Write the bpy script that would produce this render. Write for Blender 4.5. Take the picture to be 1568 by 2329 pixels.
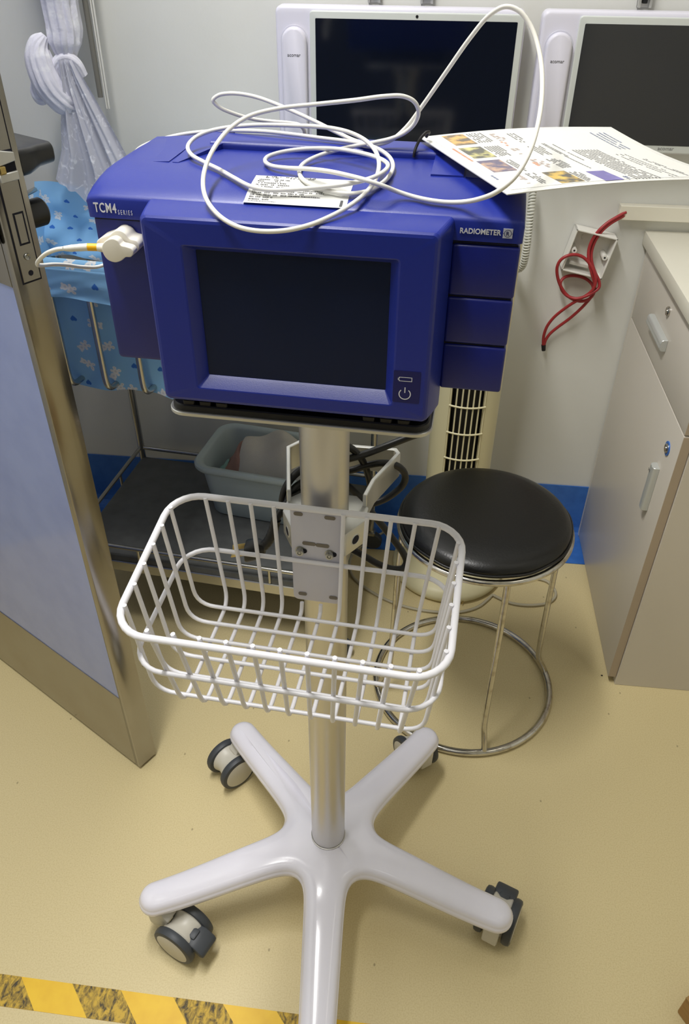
import bpy, bmesh, math, random
from mathutils import Vector, Matrix
import numpy as np

for _o in list(bpy.data.objects): bpy.data.objects.remove(_o)
SC = bpy.context.scene
COL = SC.collection
R = math.radians

# ---------------------------------------------------------------- camera
CAM_H = 1.35
PITCH, ROLL, YAW = R(37.5756), R(-0.5212), R(5.727)
cam_data = bpy.data.cameras.new('camera')
cam_data.sensor_fit = 'VERTICAL'
cam_data.sensor_height = 24.0
cam_data.lens = 24.0 * 1790.0 / 2329.0
cam_data.clip_start = 0.02
cam = bpy.data.objects.new('camera', cam_data); COL.objects.link(cam)
_f = Vector((-math.sin(YAW)*math.cos(PITCH), math.cos(YAW)*math.cos(PITCH), -math.sin(PITCH)))
_r = Vector((math.cos(YAW), math.sin(YAW), 0)); _d = _f.cross(_r)
_r2 = math.cos(ROLL)*_r + math.sin(ROLL)*_d; _d2 = -math.sin(ROLL)*_r + math.cos(ROLL)*_d
cam.matrix_world = Matrix(((_r2.x, -_d2.x, -_f.x, 0), (_r2.y, -_d2.y, -_f.y, 0), (_r2.z, -_d2.z, -_f.z, CAM_H), (0, 0, 0, 1)))
SC.camera = cam

# ---------------------------------------------------------------- world, exposure, lamp and added fills
w = bpy.data.worlds.new('world'); SC.world = w; w.use_nodes = True
w.node_tree.nodes['Background'].inputs[0].default_value = (0.75, 0.8, 0.9, 1)
w.node_tree.nodes['Background'].inputs[1].default_value = 0.05
SC.view_settings.view_transform = 'Standard'
SC.view_settings.look = 'None'
SC.view_settings.exposure = -0.1
SC.view_settings.gamma = 1.0
SC.view_settings.use_curve_mapping = False
# one ceiling lamp, then two added fill lights: (x, y, size_x, size_y, watts, colour)
LAMPS_AND_FILLS = [(-0.45, 0.64, 0.18, 1.20, 43.0, (1.0, 0.985, 0.955)),
         (-0.35, -1.00, 1.20, 0.30, 3.4, (0.93, 0.96, 1.0)),  # unseen fill added behind the viewer to brighten camera-facing fronts
         (1.35, 0.55, 0.16, 1.20, 2.0, (1.0, 0.95, 0.84))]  # unseen fill added on the cabinet side, lifts the shadows
CEIL = 2.7

# ---------------------------------------------------------------- helpers
def srgb(r, g, b):
    def c(v):
        v /= 255.0
        return v/12.92 if v <= 0.04045 else ((v+0.055)/1.055)**2.4
    return (c(r), c(g), c(b), 1.0)

def mat(name, col, rough=0.5, metal=0.0, noise=None, bump=None, spec=0.5, coat=0.0, trans=0.0, alpha=1.0, aniso=None):
    """col: linear rgba; noise=(scale, col2, contrast lo, hi); bump=(scale, strength)"""
    m = bpy.data.materials.new(name); m.use_nodes = True
    nt = m.node_tree; b = nt.nodes['Principled BSDF']
    b.inputs['Base Color'].default_value = col
    b.inputs['Roughness'].default_value = rough
    b.inputs['Metallic'].default_value = metal
    b.inputs['Specular IOR Level'].default_value = spec
    b.inputs['Coat Weight'].default_value = coat
    b.inputs['Coat Roughness'].default_value = 0.08
    b.inputs['Transmission Weight'].default_value = trans
    b.inputs['Alpha'].default_value = alpha
    tc = None
    if noise or bump:
        tc = nt.nodes.new('ShaderNodeTexCoord')
    if noise:
        n = nt.nodes.new('ShaderNodeTexNoise'); n.inputs['Detail'].default_value = 6
        if isinstance(noise[0], tuple):
            mp = nt.nodes.new('ShaderNodeMapping'); mp.inputs['Scale'].default_value = noise[0]
            nt.links.new(tc.outputs['Object'], mp.inputs['Vector']); nt.links.new(mp.outputs[0], n.inputs['Vector']); n.inputs['Scale'].default_value = 1.0
        else:
            n.inputs['Scale'].default_value = noise[0]; nt.links.new(tc.outputs['Object'], n.inputs['Vector'])
        rp = nt.nodes.new('ShaderNodeMapRange'); rp.inputs['From Min'].default_value = noise[2]; rp.inputs['From Max'].default_value = noise[3]
        mx = nt.nodes.new('ShaderNodeMix'); mx.data_type = 'RGBA'
        mx.inputs['A'].default_value = col; mx.inputs['B'].default_value = noise[1]
        nt.links.new(n.outputs['Fac'], rp.inputs['Value']); nt.links.new(rp.outputs[0], mx.inputs['Factor'])
        nt.links.new(mx.outputs['Result'], b.inputs['Base Color'])
    if bump:
        n2 = nt.nodes.new('ShaderNodeTexNoise'); n2.inputs['Detail'].default_value = 3
        if isinstance(bump[0], tuple):
            mp = nt.nodes.new('ShaderNodeMapping'); mp.inputs['Scale'].default_value = bump[0]
            nt.links.new(tc.outputs['Object'], mp.inputs['Vector']); nt.links.new(mp.outputs[0], n2.inputs['Vector']); n2.inputs['Scale'].default_value = 1.0
        else:
            n2.inputs['Scale'].default_value = bump[0]; nt.links.new(tc.outputs['Object'], n2.inputs['Vector'])
        bp = nt.nodes.new('ShaderNodeBump'); bp.inputs['Strength'].default_value = bump[1]; bp.inputs['Distance'].default_value = 0.002
        nt.links.new(n2.outputs['Fac'], bp.inputs['Height']); nt.links.new(bp.outputs['Normal'], b.inputs['Normal'])
    return m

def mesh_obj(name, verts, faces, m, parent=None, smooth=35, uvs=None, loc=None, rot=None):
    me = bpy.data.meshes.new(name)
    me.from_pydata([tuple(v) for v in verts], [], [tuple(f) for f in faces]); me.validate()
    if uvs is not None:
        ul = me.uv_layers.new(name='UVMap')
        for l in me.loops: ul.data[l.index].uv = uvs[l.vertex_index]
    return finish(name, me, m, parent, smooth, loc, rot)

def finish(name, me, m, parent=None, smooth=35, loc=None, rot=None):
    if smooth:
        me.polygons.foreach_set('use_smooth', [True]*len(me.polygons))
        me.set_sharp_from_angle(angle=R(smooth))
    if m is not None: me.materials.append(m)
    o = bpy.data.objects.new(name, me); COL.objects.link(o)
    if parent is not None: o.parent = parent
    if loc is not None: o.location = loc
    if rot is not None: o.rotation_euler = rot
    return o

class MB:
    def __init__(s): s.v = []; s.f = []
    def add(s, verts, faces):
        k = len(s.v); s.v += [tuple(p) for p in verts]; s.f += [tuple(i+k for i in f) for f in faces]; return s
    def build(s, name, m, parent=None, smooth=35, **k): return mesh_obj(name, s.v, s.f, m, parent, smooth, **k)

def bm_data(bm):
    bm.verts.index_update()
    r = ([v.co[:] for v in bm.verts], [[v.index for v in f.verts] for f in bm.faces]); bm.free(); return r

def rbox(x0, x1, y0, y1, z0, z1, bev=0.0, seg=2):
    bm = bmesh.new()
    bmesh.ops.create_cube(bm, size=1.0)
    for v in bm.verts:
        v.co = ((x0+x1)/2+v.co.x*(x1-x0), (y0+y1)/2+v.co.y*(y1-y0), (z0+z1)/2+v.co.z*(z1-z0))
    if bev > 0: bmesh.ops.bevel(bm, geom=bm.edges[:], offset=bev, segments=seg, profile=0.5, affect='EDGES', clamp_overlap=True)
    return bm_data(bm)

def prism(poly, h0, h1, axis='z', bev=0.0, seg=2):
    """extrude a 2D polygon; axis z: (x,y)->z, x: (y,z)->x, y: (x,z)->y"""
    bm = bmesh.new()
    def P(p, h): return {'z': (p[0], p[1], h), 'x': (h, p[0], p[1]), 'y': (p[0], h, p[1])}[axis]
    a = [bm.verts.new(P(p, h0)) for p in poly]; b = [bm.verts.new(P(p, h1)) for p in poly]
    n = len(poly)
    bm.faces.new(a); bm.faces.new(b[::-1])
    for i in range(n): bm.faces.new((a[i], b[i], b[(i+1) % n], a[(i+1) % n]))
    bmesh.ops.recalc_face_normals(bm, faces=bm.faces[:])
    if bev > 0:
        ed = [e for e in bm.edges if e.calc_face_angle(0) > R(25)]
        bmesh.ops.bevel(bm, geom=ed, offset=bev, segments=seg, profile=0.5, affect='EDGES', clamp_overlap=True)
    return bm_data(bm)

def catmull(pts, n=6, closed=False):
    P = [np.array(p, float) for p in pts]; out = []; m = len(P)
    rng = range(m) if closed else range(m-1)
    for i in rng:
        p1, p2 = P[i], P[(i+1) % m]
        p0 = P[(i-1) % m] if (closed or i > 0) else 2*p1-p2
        p3 = P[(i+2) % m] if (closed or i+2 < m) else 2*p2-p1
        # centripetal parametrisation
        t0 = 0.0; t1 = t0+max(1e-6, np.linalg.norm(p1-p0)**.5); t2 = t1+max(1e-6, np.linalg.norm(p2-p1)**.5); t3 = t2+max(1e-6, np.linalg.norm(p3-p2)**.5)
        for k in range(n):
            t = t1+(t2-t1)*k/n
            A1 = (t1-t)/(t1-t0)*p0+(t-t0)/(t1-t0)*p1; A2 = (t2-t)/(t2-t1)*p1+(t-t1)/(t2-t1)*p2; A3 = (t3-t)/(t3-t2)*p2+(t-t2)/(t3-t2)*p3
            B1 = (t2-t)/(t2-t0)*A1+(t-t0)/(t2-t0)*A2; B2 = (t3-t)/(t3-t1)*A2+(t-t1)/(t3-t1)*A3
            out.append((t2-t)/(t2-t1)*B1+(t-t1)/(t2-t1)*B2)
    if not closed: out.append(P[-1])
    return out

def smooth_path(pts, it=2):
    P = [np.array(p, float) for p in pts]
    for _ in range(it):
        Q = [P[0]]+[P[i]*.5+(P[i-1]+P[i+1])*.25 for i in range(1, len(P)-1)]+[P[-1]]; P = Q
    return P

def fillet(pts, r, n=5, closed=False):
    P = [np.array(p, float) for p in pts]; out = []; m = len(P)
    for i in range(m):
        if not closed and i in (0, m-1): out.append(P[i]); continue
        a, b, c = P[(i-1) % m], P[i], P[(i+1) % m]
        d1 = a-b; d2 = c-b; l1 = np.linalg.norm(d1); l2 = np.linalg.norm(d2)
        rr = r[i] if isinstance(r, (list, tuple)) else r
        q = min(rr, l1*.49, l2*.49); s = b+d1/l1*q; e = b+d2/l2*q
        for k in range(n+1):
            t = k/n; out.append((1-t)**2*s+2*t*(1-t)*b+t*t*e)
    return out

def tube(path, r, n=8, closed=False, cap=True, shape=None):
    """swept tube; r scalar or list; shape(phi, i) optional radius multiplier"""
    P = [Vector(p) for p in path]; m = len(P); V = []; F = []
    def tan(i):
        if closed: return (P[(i+1) % m]-P[(i-1) % m]).normalized()
        return (P[min(i+1, m-1)]-P[max(i-1, 0)]).normalized()
    t = tan(0); up = Vector((0, 0, 1)) if abs(t.z) < .9 else Vector((1, 0, 0))
    u = (up-t*up.dot(t)).normalized(); frames = []
    for i in range(m):
        t2 = tan(i); ax = t.cross(t2)
        if ax.length > 1e-9:
            u = Matrix.Rotation(math.atan2(ax.length, t.dot(t2)), 3, ax.normalized()) @ u
        u = (u-t2*u.dot(t2)).normalized(); t = t2; frames.append((u.copy(), t.cross(u)))
    tw = 0.0
    if closed:
        u0, v0 = frames[0]; t2 = tan(0); ax = t.cross(t2); ue = u
        if ax.length > 1e-9: ue = Matrix.Rotation(math.atan2(ax.length, t.dot(t2)), 3, ax.normalized()) @ u
        tw = math.atan2(ue.dot(v0), ue.dot(u0))
    for i in range(m):
        rr = r[i] if isinstance(r, (list, tuple)) else r
        a, b = frames[i]
        for k in range(n):
            ph = 2*math.pi*k/n-(tw*i/m if closed else 0)
            q = rr*(shape(ph, i) if shape else 1)
            V.append(P[i]+a*math.cos(ph)*q+b*math.sin(ph)*q)
    for i in range(m if closed else m-1):
        j = (i+1) % m
        for k in range(n):
            F.append((i*n+k, i*n+(k+1) % n, j*n+(k+1) % n, j*n+k))
    if cap and not closed:
        F.append(tuple(range(n))[::-1]); F.append(tuple((m-1)*n+k for k in range(n)))
    return V, F

def lathe(prof, n=32, axis='z', c=(0, 0, 0)):
    """prof list of (radius, height); ends at r=0 are closed"""
    V = []; F = []; rows = []
    for (r, h) in prof:
        if r < 1e-6: rows.append([len(V)]); V.append((0, 0, h))
        else:
            rows.append([len(V)+k for k in range(n)])
            V += [(r*math.cos(2*math.pi*k/n), r*math.sin(2*math.pi*k/n), h) for k in range(n)]
    for a, b in zip(rows, rows[1:]):
        for k in range(n):
            k2 = (k+1) % n
            if len(a) == 1 and len(b) == 1: continue
            if len(a) == 1: F.append((a[0], b[k2], b[k]))
            elif len(b) == 1: F.append((a[k], a[k2], b[0]))
            else: F.append((a[k], a[k2], b[k2], b[k]))
    def M(p):
        x, y, z = p
        if axis == 'y': x, y, z = x, -z, y
        if axis == 'x': x, y, z = z, x, y
        return (x+c[0], y+c[1], z+c[2])
    return [M(p) for p in V], F

def rrect(x0, x1, y0, y1, r, n=5):
    """rounded rectangle outline; r scalar or 4 radii (bl, br, tr, tl)"""
    rs = r if isinstance(r, (tuple, list)) else (r,)*4; out = []
    for (cx_, cy_, a0, q) in ((x0+rs[0], y0+rs[0], 180, rs[0]), (x1-rs[1], y0+rs[1], 270, rs[1]), (x1-rs[2], y1-rs[2], 0, rs[2]), (x0+rs[3], y1-rs[3], 90, rs[3])):
        for k in range(n+1):
            a = R(a0+90*k/n); out.append((cx_+q*math.cos(a), cy_+q*math.sin(a)))
    return out

def loft(loops, cap0=True, cap1=True):
    V = []; F = []; n = len(loops[0])
    for l in loops: V += [tuple(p) for p in l]
    for i in range(len(loops)-1):
        for k in range(n):
            k2 = (k+1) % n
            F.append((i*n+k, i*n+k2, (i+1)*n+k2, (i+1)*n+k))
    if cap0: F.append(tuple(range(n))[::-1])
    if cap1: F.append(tuple((len(loops)-1)*n+k for k in range(n)))
    return V, F

def grid(nu, nv, fn, thick=0.0):
    """surface fn(s,t)->(x,y,z) with s,t in 0..1"""
    V = [fn(i/nu, j/nv) for j in range(nv+1) for i in range(nu+1)]
    F = [(j*(nu+1)+i, j*(nu+1)+i+1, (j+1)*(nu+1)+i+1, (j+1)*(nu+1)+i) for j in range(nv) for i in range(nu)]
    return V, F

def xf(data, M):
    return [tuple(M @ Vector(p)) for p in data[0]], data[1]

def text(s, size, m, parent, M, name='lettering', bold=0.0, space=1.0, align='LEFT', sx=1.0, ext=0.00015):
    """flat lettering as a thin mesh; M places local (x right, y up, z out)"""
    cu = bpy.data.curves.new('txt', 'FONT'); cu.body = s; cu.size = size; cu.offset = bold; cu.space_character = space
    cu.align_x = align; cu.extrude = ext; cu.resolution_u = 4
    o = bpy.data.objects.new('txt', cu); COL.objects.link(o)
    dg = bpy.context.evaluated_depsgraph_get()
    me = bpy.data.meshes.new_from_object(o.evaluated_get(dg))
    bpy.data.objects.remove(o); bpy.data.curves.remove(cu)
    me.transform(M @ Matrix.Diagonal((sx, 1, 1, 1)))
    me.materials.clear(); me.name = name
    return finish(name, me, m, parent, 0)

def empty(name, loc, rz=0.0):
    o = bpy.data.objects.new(name, None); COL.objects.link(o); o.empty_display_size = 0.05
    o.location = loc; o.rotation_euler = (0, 0, rz); return o

def tag(o, label=None, cat=None, group=None, kind=None):
    if label: o['label'] = label
    if cat: o['category'] = cat
    if group: o['group'] = group
    if kind: o['kind'] = kind
    return o

def frame(origin, ex, ey):
    ex = Vector(ex).normalized(); ey = Vector(ey).normalized(); ez = ex.cross(ey)
    return Matrix(((ex.x, ey.x, ez.x, origin[0]), (ex.y, ey.y, ez.y, origin[1]), (ex.z, ey.z, ez.z, origin[2]), (0, 0, 0, 1)))

random.seed(4)
# ---------------------------------------------------------------- materials
M = {}
M['wall'] = mat('wall_paint', srgb(226, 226, 220), 0.55, bump=(160, 0.08), noise=(3.0, srgb(219, 219, 212), .35, .75))
M['ceiling'] = mat('ceiling_paint', srgb(235, 235, 232), 0.8)
M['floor'] = mat('cream_vinyl', srgb(221, 205, 158), 0.40, noise=(420, srgb(209, 191, 142), .42, .72), bump=(500, 0.015))
def add_flecks(m, col):
    """scattered tiny dark flecks and scuffs trodden into the vinyl"""
    nt = m.node_tree; L = nt.links.new; N = nt.nodes.new; b = nt.nodes['Principled BSDF']
    src = b.inputs['Base Color'].links[0].from_socket
    tc = N('ShaderNodeTexCoord'); mp = N('ShaderNodeMapping'); mp.inputs['Scale'].default_value = (9, 6, 9); mp.inputs['Rotation'].default_value = (0, 0, .7)
    v = N('ShaderNodeTexVoronoi'); v.voronoi_dimensions = '2D'; v.inputs['Scale'].default_value = 1.0
    L(tc.outputs['Object'], mp.inputs[0]); L(mp.outputs[0], v.inputs['Vector'])
    lt = N('ShaderNodeMapRange'); lt.inputs['From Min'].default_value = .02; lt.inputs['From Max'].default_value = .008; L(v.outputs['Distance'], lt.inputs['Value'])
    sp = N('ShaderNodeSeparateColor'); L(v.outputs['Color'], sp.inputs[0])
    g = N('ShaderNodeMath'); g.operation = 'GREATER_THAN'; g.inputs[1].default_value = .55; L(sp.outputs[0], g.inputs[0])
    q = N('ShaderNodeMath'); q.operation = 'MULTIPLY'; L(lt.outputs[0], q.inputs[0]); L(g.outputs[0], q.inputs[1])
    q2 = N('ShaderNodeMath'); q2.operation = 'MULTIPLY'; q2.inputs[1].default_value = .55; L(q.outputs[0], q2.inputs[0])
    x = N('ShaderNodeMix'); x.data_type = 'RGBA'; L(src, x.inputs['A']); x.inputs['B'].default_value = col; L(q2.outputs[0], x.inputs['Factor']); L(x.outputs['Result'], b.inputs['Base Color'])
add_flecks(M['floor'], srgb(110, 92, 62))
M['blue_vinyl'] = mat('blue_vinyl', srgb(62, 118, 200), 0.42, noise=(40, srgb(52, 106, 188), .4, .7))
M['steel'] = mat('brushed_steel', srgb(158, 155, 149), 0.18, 1.0, noise=(9, srgb(150, 144, 134), .4, .75), bump=((160, 160, 5), 0.03))
M['chrome'] = mat('worn_chrome', srgb(205, 202, 196), 0.16, 1.0, noise=(60, srgb(150, 140, 124), .5, .8))
M['crib_steel'] = mat('satin_tube_steel', srgb(196, 194, 188), 0.25, 1.0)
M['aluminium'] = mat('anodised_aluminium', srgb(206, 204, 200), 0.38, 1.0, bump=(900, 0.03))
M['silver'] = mat('silver_edge', srgb(206, 206, 202), 0.36, 0.75)
M['handle_alu'] = mat('satin_handle', srgb(200, 203, 200), 0.3, 0.35)
M['zinc'] = mat('zinc_screw', srgb(170, 170, 165), 0.3, 1.0)
M['door_blue'] = mat('lilac_blue_panel', srgb(150, 166, 222), 0.12, spec=0.8, noise=(14, srgb(142, 158, 216), .4, .7))
M['device'] = mat('royal_blue_plastic', srgb(25, 42, 138), 0.36, bump=(1400, 0.05))
M['device_mod'] = mat('shaded_blue_plastic', srgb(16, 29, 118), 0.38, bump=(1400, 0.05))  # device blue darkened to paint in the shade on its front
M['icon_panel'] = mat('dark_blue_film', srgb(10, 18, 92), 0.3)
M['gap'] = mat('dark_gap', srgb(6, 8, 28), 0.8)
M['screen'] = mat('black_glass', srgb(8, 14, 28), 0.08, spec=1.0, coat=0.5)
M['lcd'] = mat('resistive_lcd', srgb(15, 28, 58), 0.3, spec=0.3)
M['print'] = mat('white_print', srgb(222, 224, 232), 0.5)
M['print_grey'] = mat('grey_print', srgb(190, 194, 210), 0.5)
M['black_pl'] = mat('black_plastic', srgb(16, 16, 20), 0.4)
M['rubber_pad'] = mat('black_pad', srgb(12, 12, 16), 0.45)
M['cable_white'] = mat('white_cable', srgb(232, 230, 222), 0.38)
M['sensor_white'] = mat('sensor_plastic', srgb(236, 231, 218), 0.42)
M['yellow_band'] = mat('yellow_band', srgb(246, 184, 18), 0.4)
M['label'] = mat('label_paper', srgb(212, 212, 208), 0.45)
M['ink'] = mat('ink', srgb(70, 70, 72), 0.6)
M['label_ink'] = mat('label_ink', srgb(66, 66, 70), 0.6)
M['ink_soft'] = mat('faded_ink', srgb(126, 126, 126), 0.6)
M['base_white'] = mat('lilac_white_gloss', srgb(233, 231, 242), 0.16, coat=0.35)
M['caster_dark'] = mat('caster_tread', srgb(62, 66, 72), 0.5)
M['caster_light'] = mat('caster_housing', srgb(205, 201, 190), 0.4)
M['wire_white'] = mat('powder_coat', srgb(234, 233, 238), 0.35)
M['plate_white'] = mat('powder_plate', srgb(206, 205, 216), 0.38)
M['slot'] = mat('slot_shadow', srgb(120, 112, 100), 0.7)
M['power_black'] = mat('black_rubber_cord', srgb(12, 12, 13), 0.42)
M['brass'] = mat('brass_pin', srgb(196, 172, 110), 0.28, 1.0)
M['vinyl_black'] = mat('black_vinyl_seat', srgb(11, 11, 11), 0.34, bump=(260, 0.12))
M['fan'] = mat('cream_fan_plastic', srgb(226, 218, 178), 0.42)
M['fan_rib'] = mat('fan_rib', srgb(222, 214, 176), 0.45)
M['fan_dark'] = mat('fan_interior', srgb(22, 20, 18), 0.7)
M['grey_cord'] = mat('grey_cord', srgb(190, 182, 158), 0.5)
M['cab'] = mat('warm_white_laminate', srgb(210, 203, 191), 0.36, bump=(500, 0.05))
M['cab_edge'] = mat('laminate_edge', srgb(176, 160, 140), 0.5)
M['counter'] = mat('cream_counter', srgb(228, 224, 208), 0.35)
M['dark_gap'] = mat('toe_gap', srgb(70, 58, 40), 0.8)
M['trunk'] = mat('cream_trunking', srgb(226, 221, 204), 0.45)
M['box_pl'] = mat('white_box_plastic', srgb(232, 230, 222), 0.45)
M['red'] = mat('red_wire', srgb(160, 44, 48), 0.4)
M['tape_black'] = mat('black_tape', srgb(26, 22, 24), 0.6)
M['bin'] = mat('pale_aqua_plastic', srgb(188, 203, 208), 0.36)
M['towel'] = mat('terry_white', srgb(216, 212, 206), 0.95, bump=(700, 0.6))
M['towel_pink'] = mat('terry_pink', srgb(176, 138, 128), 0.95, bump=(700, 0.6))
M['towel_teal'] = mat('cloth_teal', srgb(150, 190, 186), 0.95)
M['sheet_white'] = mat('mattress_white', srgb(232, 232, 230), 0.85)
M['shelf'] = mat('grey_shelf_mat', srgb(96, 98, 98), 0.38, noise=(30, srgb(84, 86, 86), .4, .7))
M['tv_shell'] = mat('terminal_shell', srgb(222, 220, 232), 0.4)
M['tv_bezel'] = mat('terminal_bezel', srgb(208, 212, 208), 0.38, 0.0)
M['cardboard'] = mat('cardboard', srgb(168, 132, 78), 0.8, noise=((8, 8, 120), srgb(150, 116, 66), .4, .7))
M['laminate_film'] = mat('laminate_film', srgb(226, 226, 222), 0.14, coat=0.4)
M['page'] = mat('page', srgb(226, 225, 220), 0.3, coat=0.3)
M['lever'] = mat('black_lever', srgb(26, 27, 30), 0.3)

def tape_material():
    """worn black chevron: black flakes over yellow"""
    m = bpy.data.materials.new('worn_black_stripe'); m.use_nodes = True; nt = m.node_tree; b = nt.nodes['Principled BSDF']
    tc = nt.nodes.new('ShaderNodeTexCoord'); mp = nt.nodes.new('ShaderNodeMapping'); mp.inputs['Scale'].default_value = (110, 60, 1); mp.inputs['Rotation'].default_value = (0, 0, .5)
    n = nt.nodes.new('ShaderNodeTexNoise'); n.inputs['Scale'].default_value = 1; n.inputs['Detail'].default_value = 7; n.inputs['Roughness'].default_value = .68
    n.inputs['Distortion'].default_value = .6
    rp = nt.nodes.new('ShaderNodeValToRGB'); rp.color_ramp.elements[0].position = .38; rp.color_ramp.elements[1].position = .58
    rp.color_ramp.elements[0].color = srgb(66, 58, 40); rp.color_ramp.elements[1].color = srgb(208, 172, 62)
    nt.links.new(tc.outputs['Object'], mp.inputs[0]); nt.links.new(mp.outputs[0], n.inputs['Vector']); nt.links.new(n.outputs['Fac'], rp.inputs[0]); nt.links.new(rp.outputs[0], b.inputs['Base Color'])
    b.inputs['Roughness'].default_value = .6
    return m
M['tape_worn'] = tape_material()
M['tape_yellow'] = mat('yellow_tape', srgb(244, 200, 46), 0.45, noise=(30, srgb(236, 188, 40), .4, .7))

def bear_material():
    """pale blue cotton printed with little white bears and dark blue hearts"""
    m = bpy.data.materials.new('bear_print_cotton'); m.use_nodes = True; nt = m.node_tree; b = nt.nodes['Principled BSDF']
    L = nt.links.new; N = nt.nodes.new
    S = 21.0
    uv = N('ShaderNodeUVMap'); uv.uv_map = 'UVMap'
    vo = N('ShaderNodeTexVoronoi'); vo.voronoi_dimensions = '2D'; vo.inputs['Scale'].default_value = S; vo.inputs['Randomness'].default_value = .5
    L(uv.outputs[0], vo.inputs['Vector'])
    sub = N('ShaderNodeVectorMath'); sub.operation = 'SUBTRACT'; L(uv.outputs[0], sub.inputs[0]); L(vo.outputs['Position'], sub.inputs[1])
    sc = N('ShaderNodeVectorMath'); sc.operation = 'SCALE'; sc.inputs['Scale'].default_value = S; L(sub.outputs[0], sc.inputs[0])
    sep = N('ShaderNodeSeparateColor'); L(vo.outputs['Color'], sep.inputs[0])
    ang = N('ShaderNodeMath'); ang.operation = 'MULTIPLY'; ang.inputs[1].default_value = 6.28; L(sep.outputs[0], ang.inputs[0])
    ro = N('ShaderNodeVectorRotate'); ro.rotation_type = 'Z_AXIS'; L(sc.outputs[0], ro.inputs['Vector']); L(ang.outputs[0], ro.inputs['Angle'])
    def circles(src, cs):
        cur = None
        for (x, y, r) in cs:
            d = N('ShaderNodeVectorMath'); d.operation = 'DISTANCE'; d.inputs[1].default_value = (x, y, 0); L(src, d.inputs[0])
            s = N('ShaderNodeMath'); s.operation = 'SUBTRACT'; s.inputs[1].default_value = r; L(d.outputs['Value'], s.inputs[0])
            if cur is None: cur = s.outputs[0]
            else:
                mn = N('ShaderNodeMath'); mn.operation = 'MINIMUM'; L(cur, mn.inputs[0]); L(s.outputs[0], mn.inputs[1]); cur = mn.outputs[0]
        lt = N('ShaderNodeMapRange'); lt.inputs['From Min'].default_value = .012; lt.inputs['From Max'].default_value = -.012; L(cur, lt.inputs['Value'])
        return lt.outputs[0]
    bear = circles(ro.outputs[0], [(0, .17, .13), (-.1, .27, .05), (.1, .27, .05), (0, -.06, .12), (-.14, .0, .06), (.14, .0, .06), (-.1, -.2, .075), (.1, -.2, .075)])
    detail = circles(ro.outputs[0], [(0, .15, .05), (0, -.07, .045), (-.1, -.2, .03), (.1, -.2, .03)])
    heart = circles(sc.outputs[0], [(-.055, .05, .075), (.055, .05, .075), (-.025, 0, .07), (.025, 0, .07), (0, -.05, .05), (0, -.09, .025)])
    gt = N('ShaderNodeMath'); gt.operation = 'GREATER_THAN'; gt.inputs[1].default_value = .36; L(sep.outputs[1], gt.inputs[0])
    inv = N('ShaderNodeMath'); inv.operation = 'SUBTRACT'; inv.inputs[0].default_value = 1; L(gt.outputs[0], inv.inputs[1])
    f1 = N('ShaderNodeMath'); f1.operation = 'MULTIPLY'; L(bear, f1.inputs[0]); L(gt.outputs[0], f1.inputs[1])
    f2 = N('ShaderNodeMath'); f2.operation = 'MULTIPLY'; L(heart, f2.inputs[0]); L(inv.outputs[0], f2.inputs[1])
    f3 = N('ShaderNodeMath'); f3.operation = 'MULTIPLY'; L(detail, f3.inputs[0]); L(gt.outputs[0], f3.inputs[1])
    def mix(a, bcol, f):
        x = N('ShaderNodeMix'); x.data_type = 'RGBA'
        if isinstance(a, tuple): x.inputs['A'].default_value = a
        else: L(a, x.inputs['A'])
        x.inputs['B'].default_value = bcol; L(f, x.inputs['Factor']); return x.outputs['Result']
    nz = N('ShaderNodeTexNoise'); nz.inputs['Scale'].default_value = 9; L(uv.outputs[0], nz.inputs['Vector'])
    c = mix(srgb(134, 188, 236), srgb(150, 202, 242), nz.outputs['Fac'])
    c = mix(c, srgb(228, 230, 232), f1.outputs[0]); c = mix(c, srgb(206, 210, 216), f3.outputs[0]); c = mix(c, srgb(54, 116, 204), f2.outputs[0])
    L(c, b.inputs['Base Color']); b.inputs['Roughness'].default_value = .9
    n2 = N('ShaderNodeTexNoise'); n2.inputs['Scale'].default_value = 26; n2.inputs['Detail'].default_value = 3; L(uv.outputs[0], n2.inputs['Vector'])
    bp = N('ShaderNodeBump'); bp.inputs['Strength'].default_value = .1; bp.inputs['Distance'].default_value = .004; L(n2.outputs['Fac'], bp.inputs['Height']); L(bp.outputs[0], b.inputs['Normal'])
    return m
M['bear'] = bear_material()

def sheer_material():
    m = bpy.data.materials.new('sheer_lace'); m.use_nodes = True; nt = m.node_tree; b = nt.nodes['Principled BSDF']; L = nt.links.new; N = nt.nodes.new
    tc = N('ShaderNodeTexCoord'); n = N('ShaderNodeTexNoise'); n.inputs['Scale'].default_value = 55; n.inputs['Detail'].default_value = 4; n.inputs['Distortion'].default_value = 1.2
    L(tc.outputs['Object'], n.inputs['Vector'])
    rp = N('ShaderNodeMapRange'); rp.inputs['From Min'].default_value = .55; rp.inputs['From Max'].default_value = .68; L(n.outputs['Fac'], rp.inputs['Value'])
    mx = N('ShaderNodeMix'); mx.data_type = 'RGBA'; mx.inputs['A'].default_value = srgb(216, 216, 228); mx.inputs['B'].default_value = srgb(240, 240, 246); L(rp.outputs[0], mx.inputs['Factor'])
    L(mx.outputs['Result'], b.inputs['Base Color']); b.inputs['Roughness'].default_value = .85
    al = N('ShaderNodeMapRange'); al.inputs['To Min'].default_value = .74; al.inputs['To Max'].default_value = .97; L(rp.outputs[0], al.inputs['Value']); L(al.outputs[0], b.inputs['Alpha'])
    return m
M['sheer'] = sheer_material()
M['sheer_thick'] = mat('sheer_gathered', srgb(226, 225, 236), 0.85, noise=(60, srgb(240, 240, 246), .5, .66), bump=(220, .3))

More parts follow.
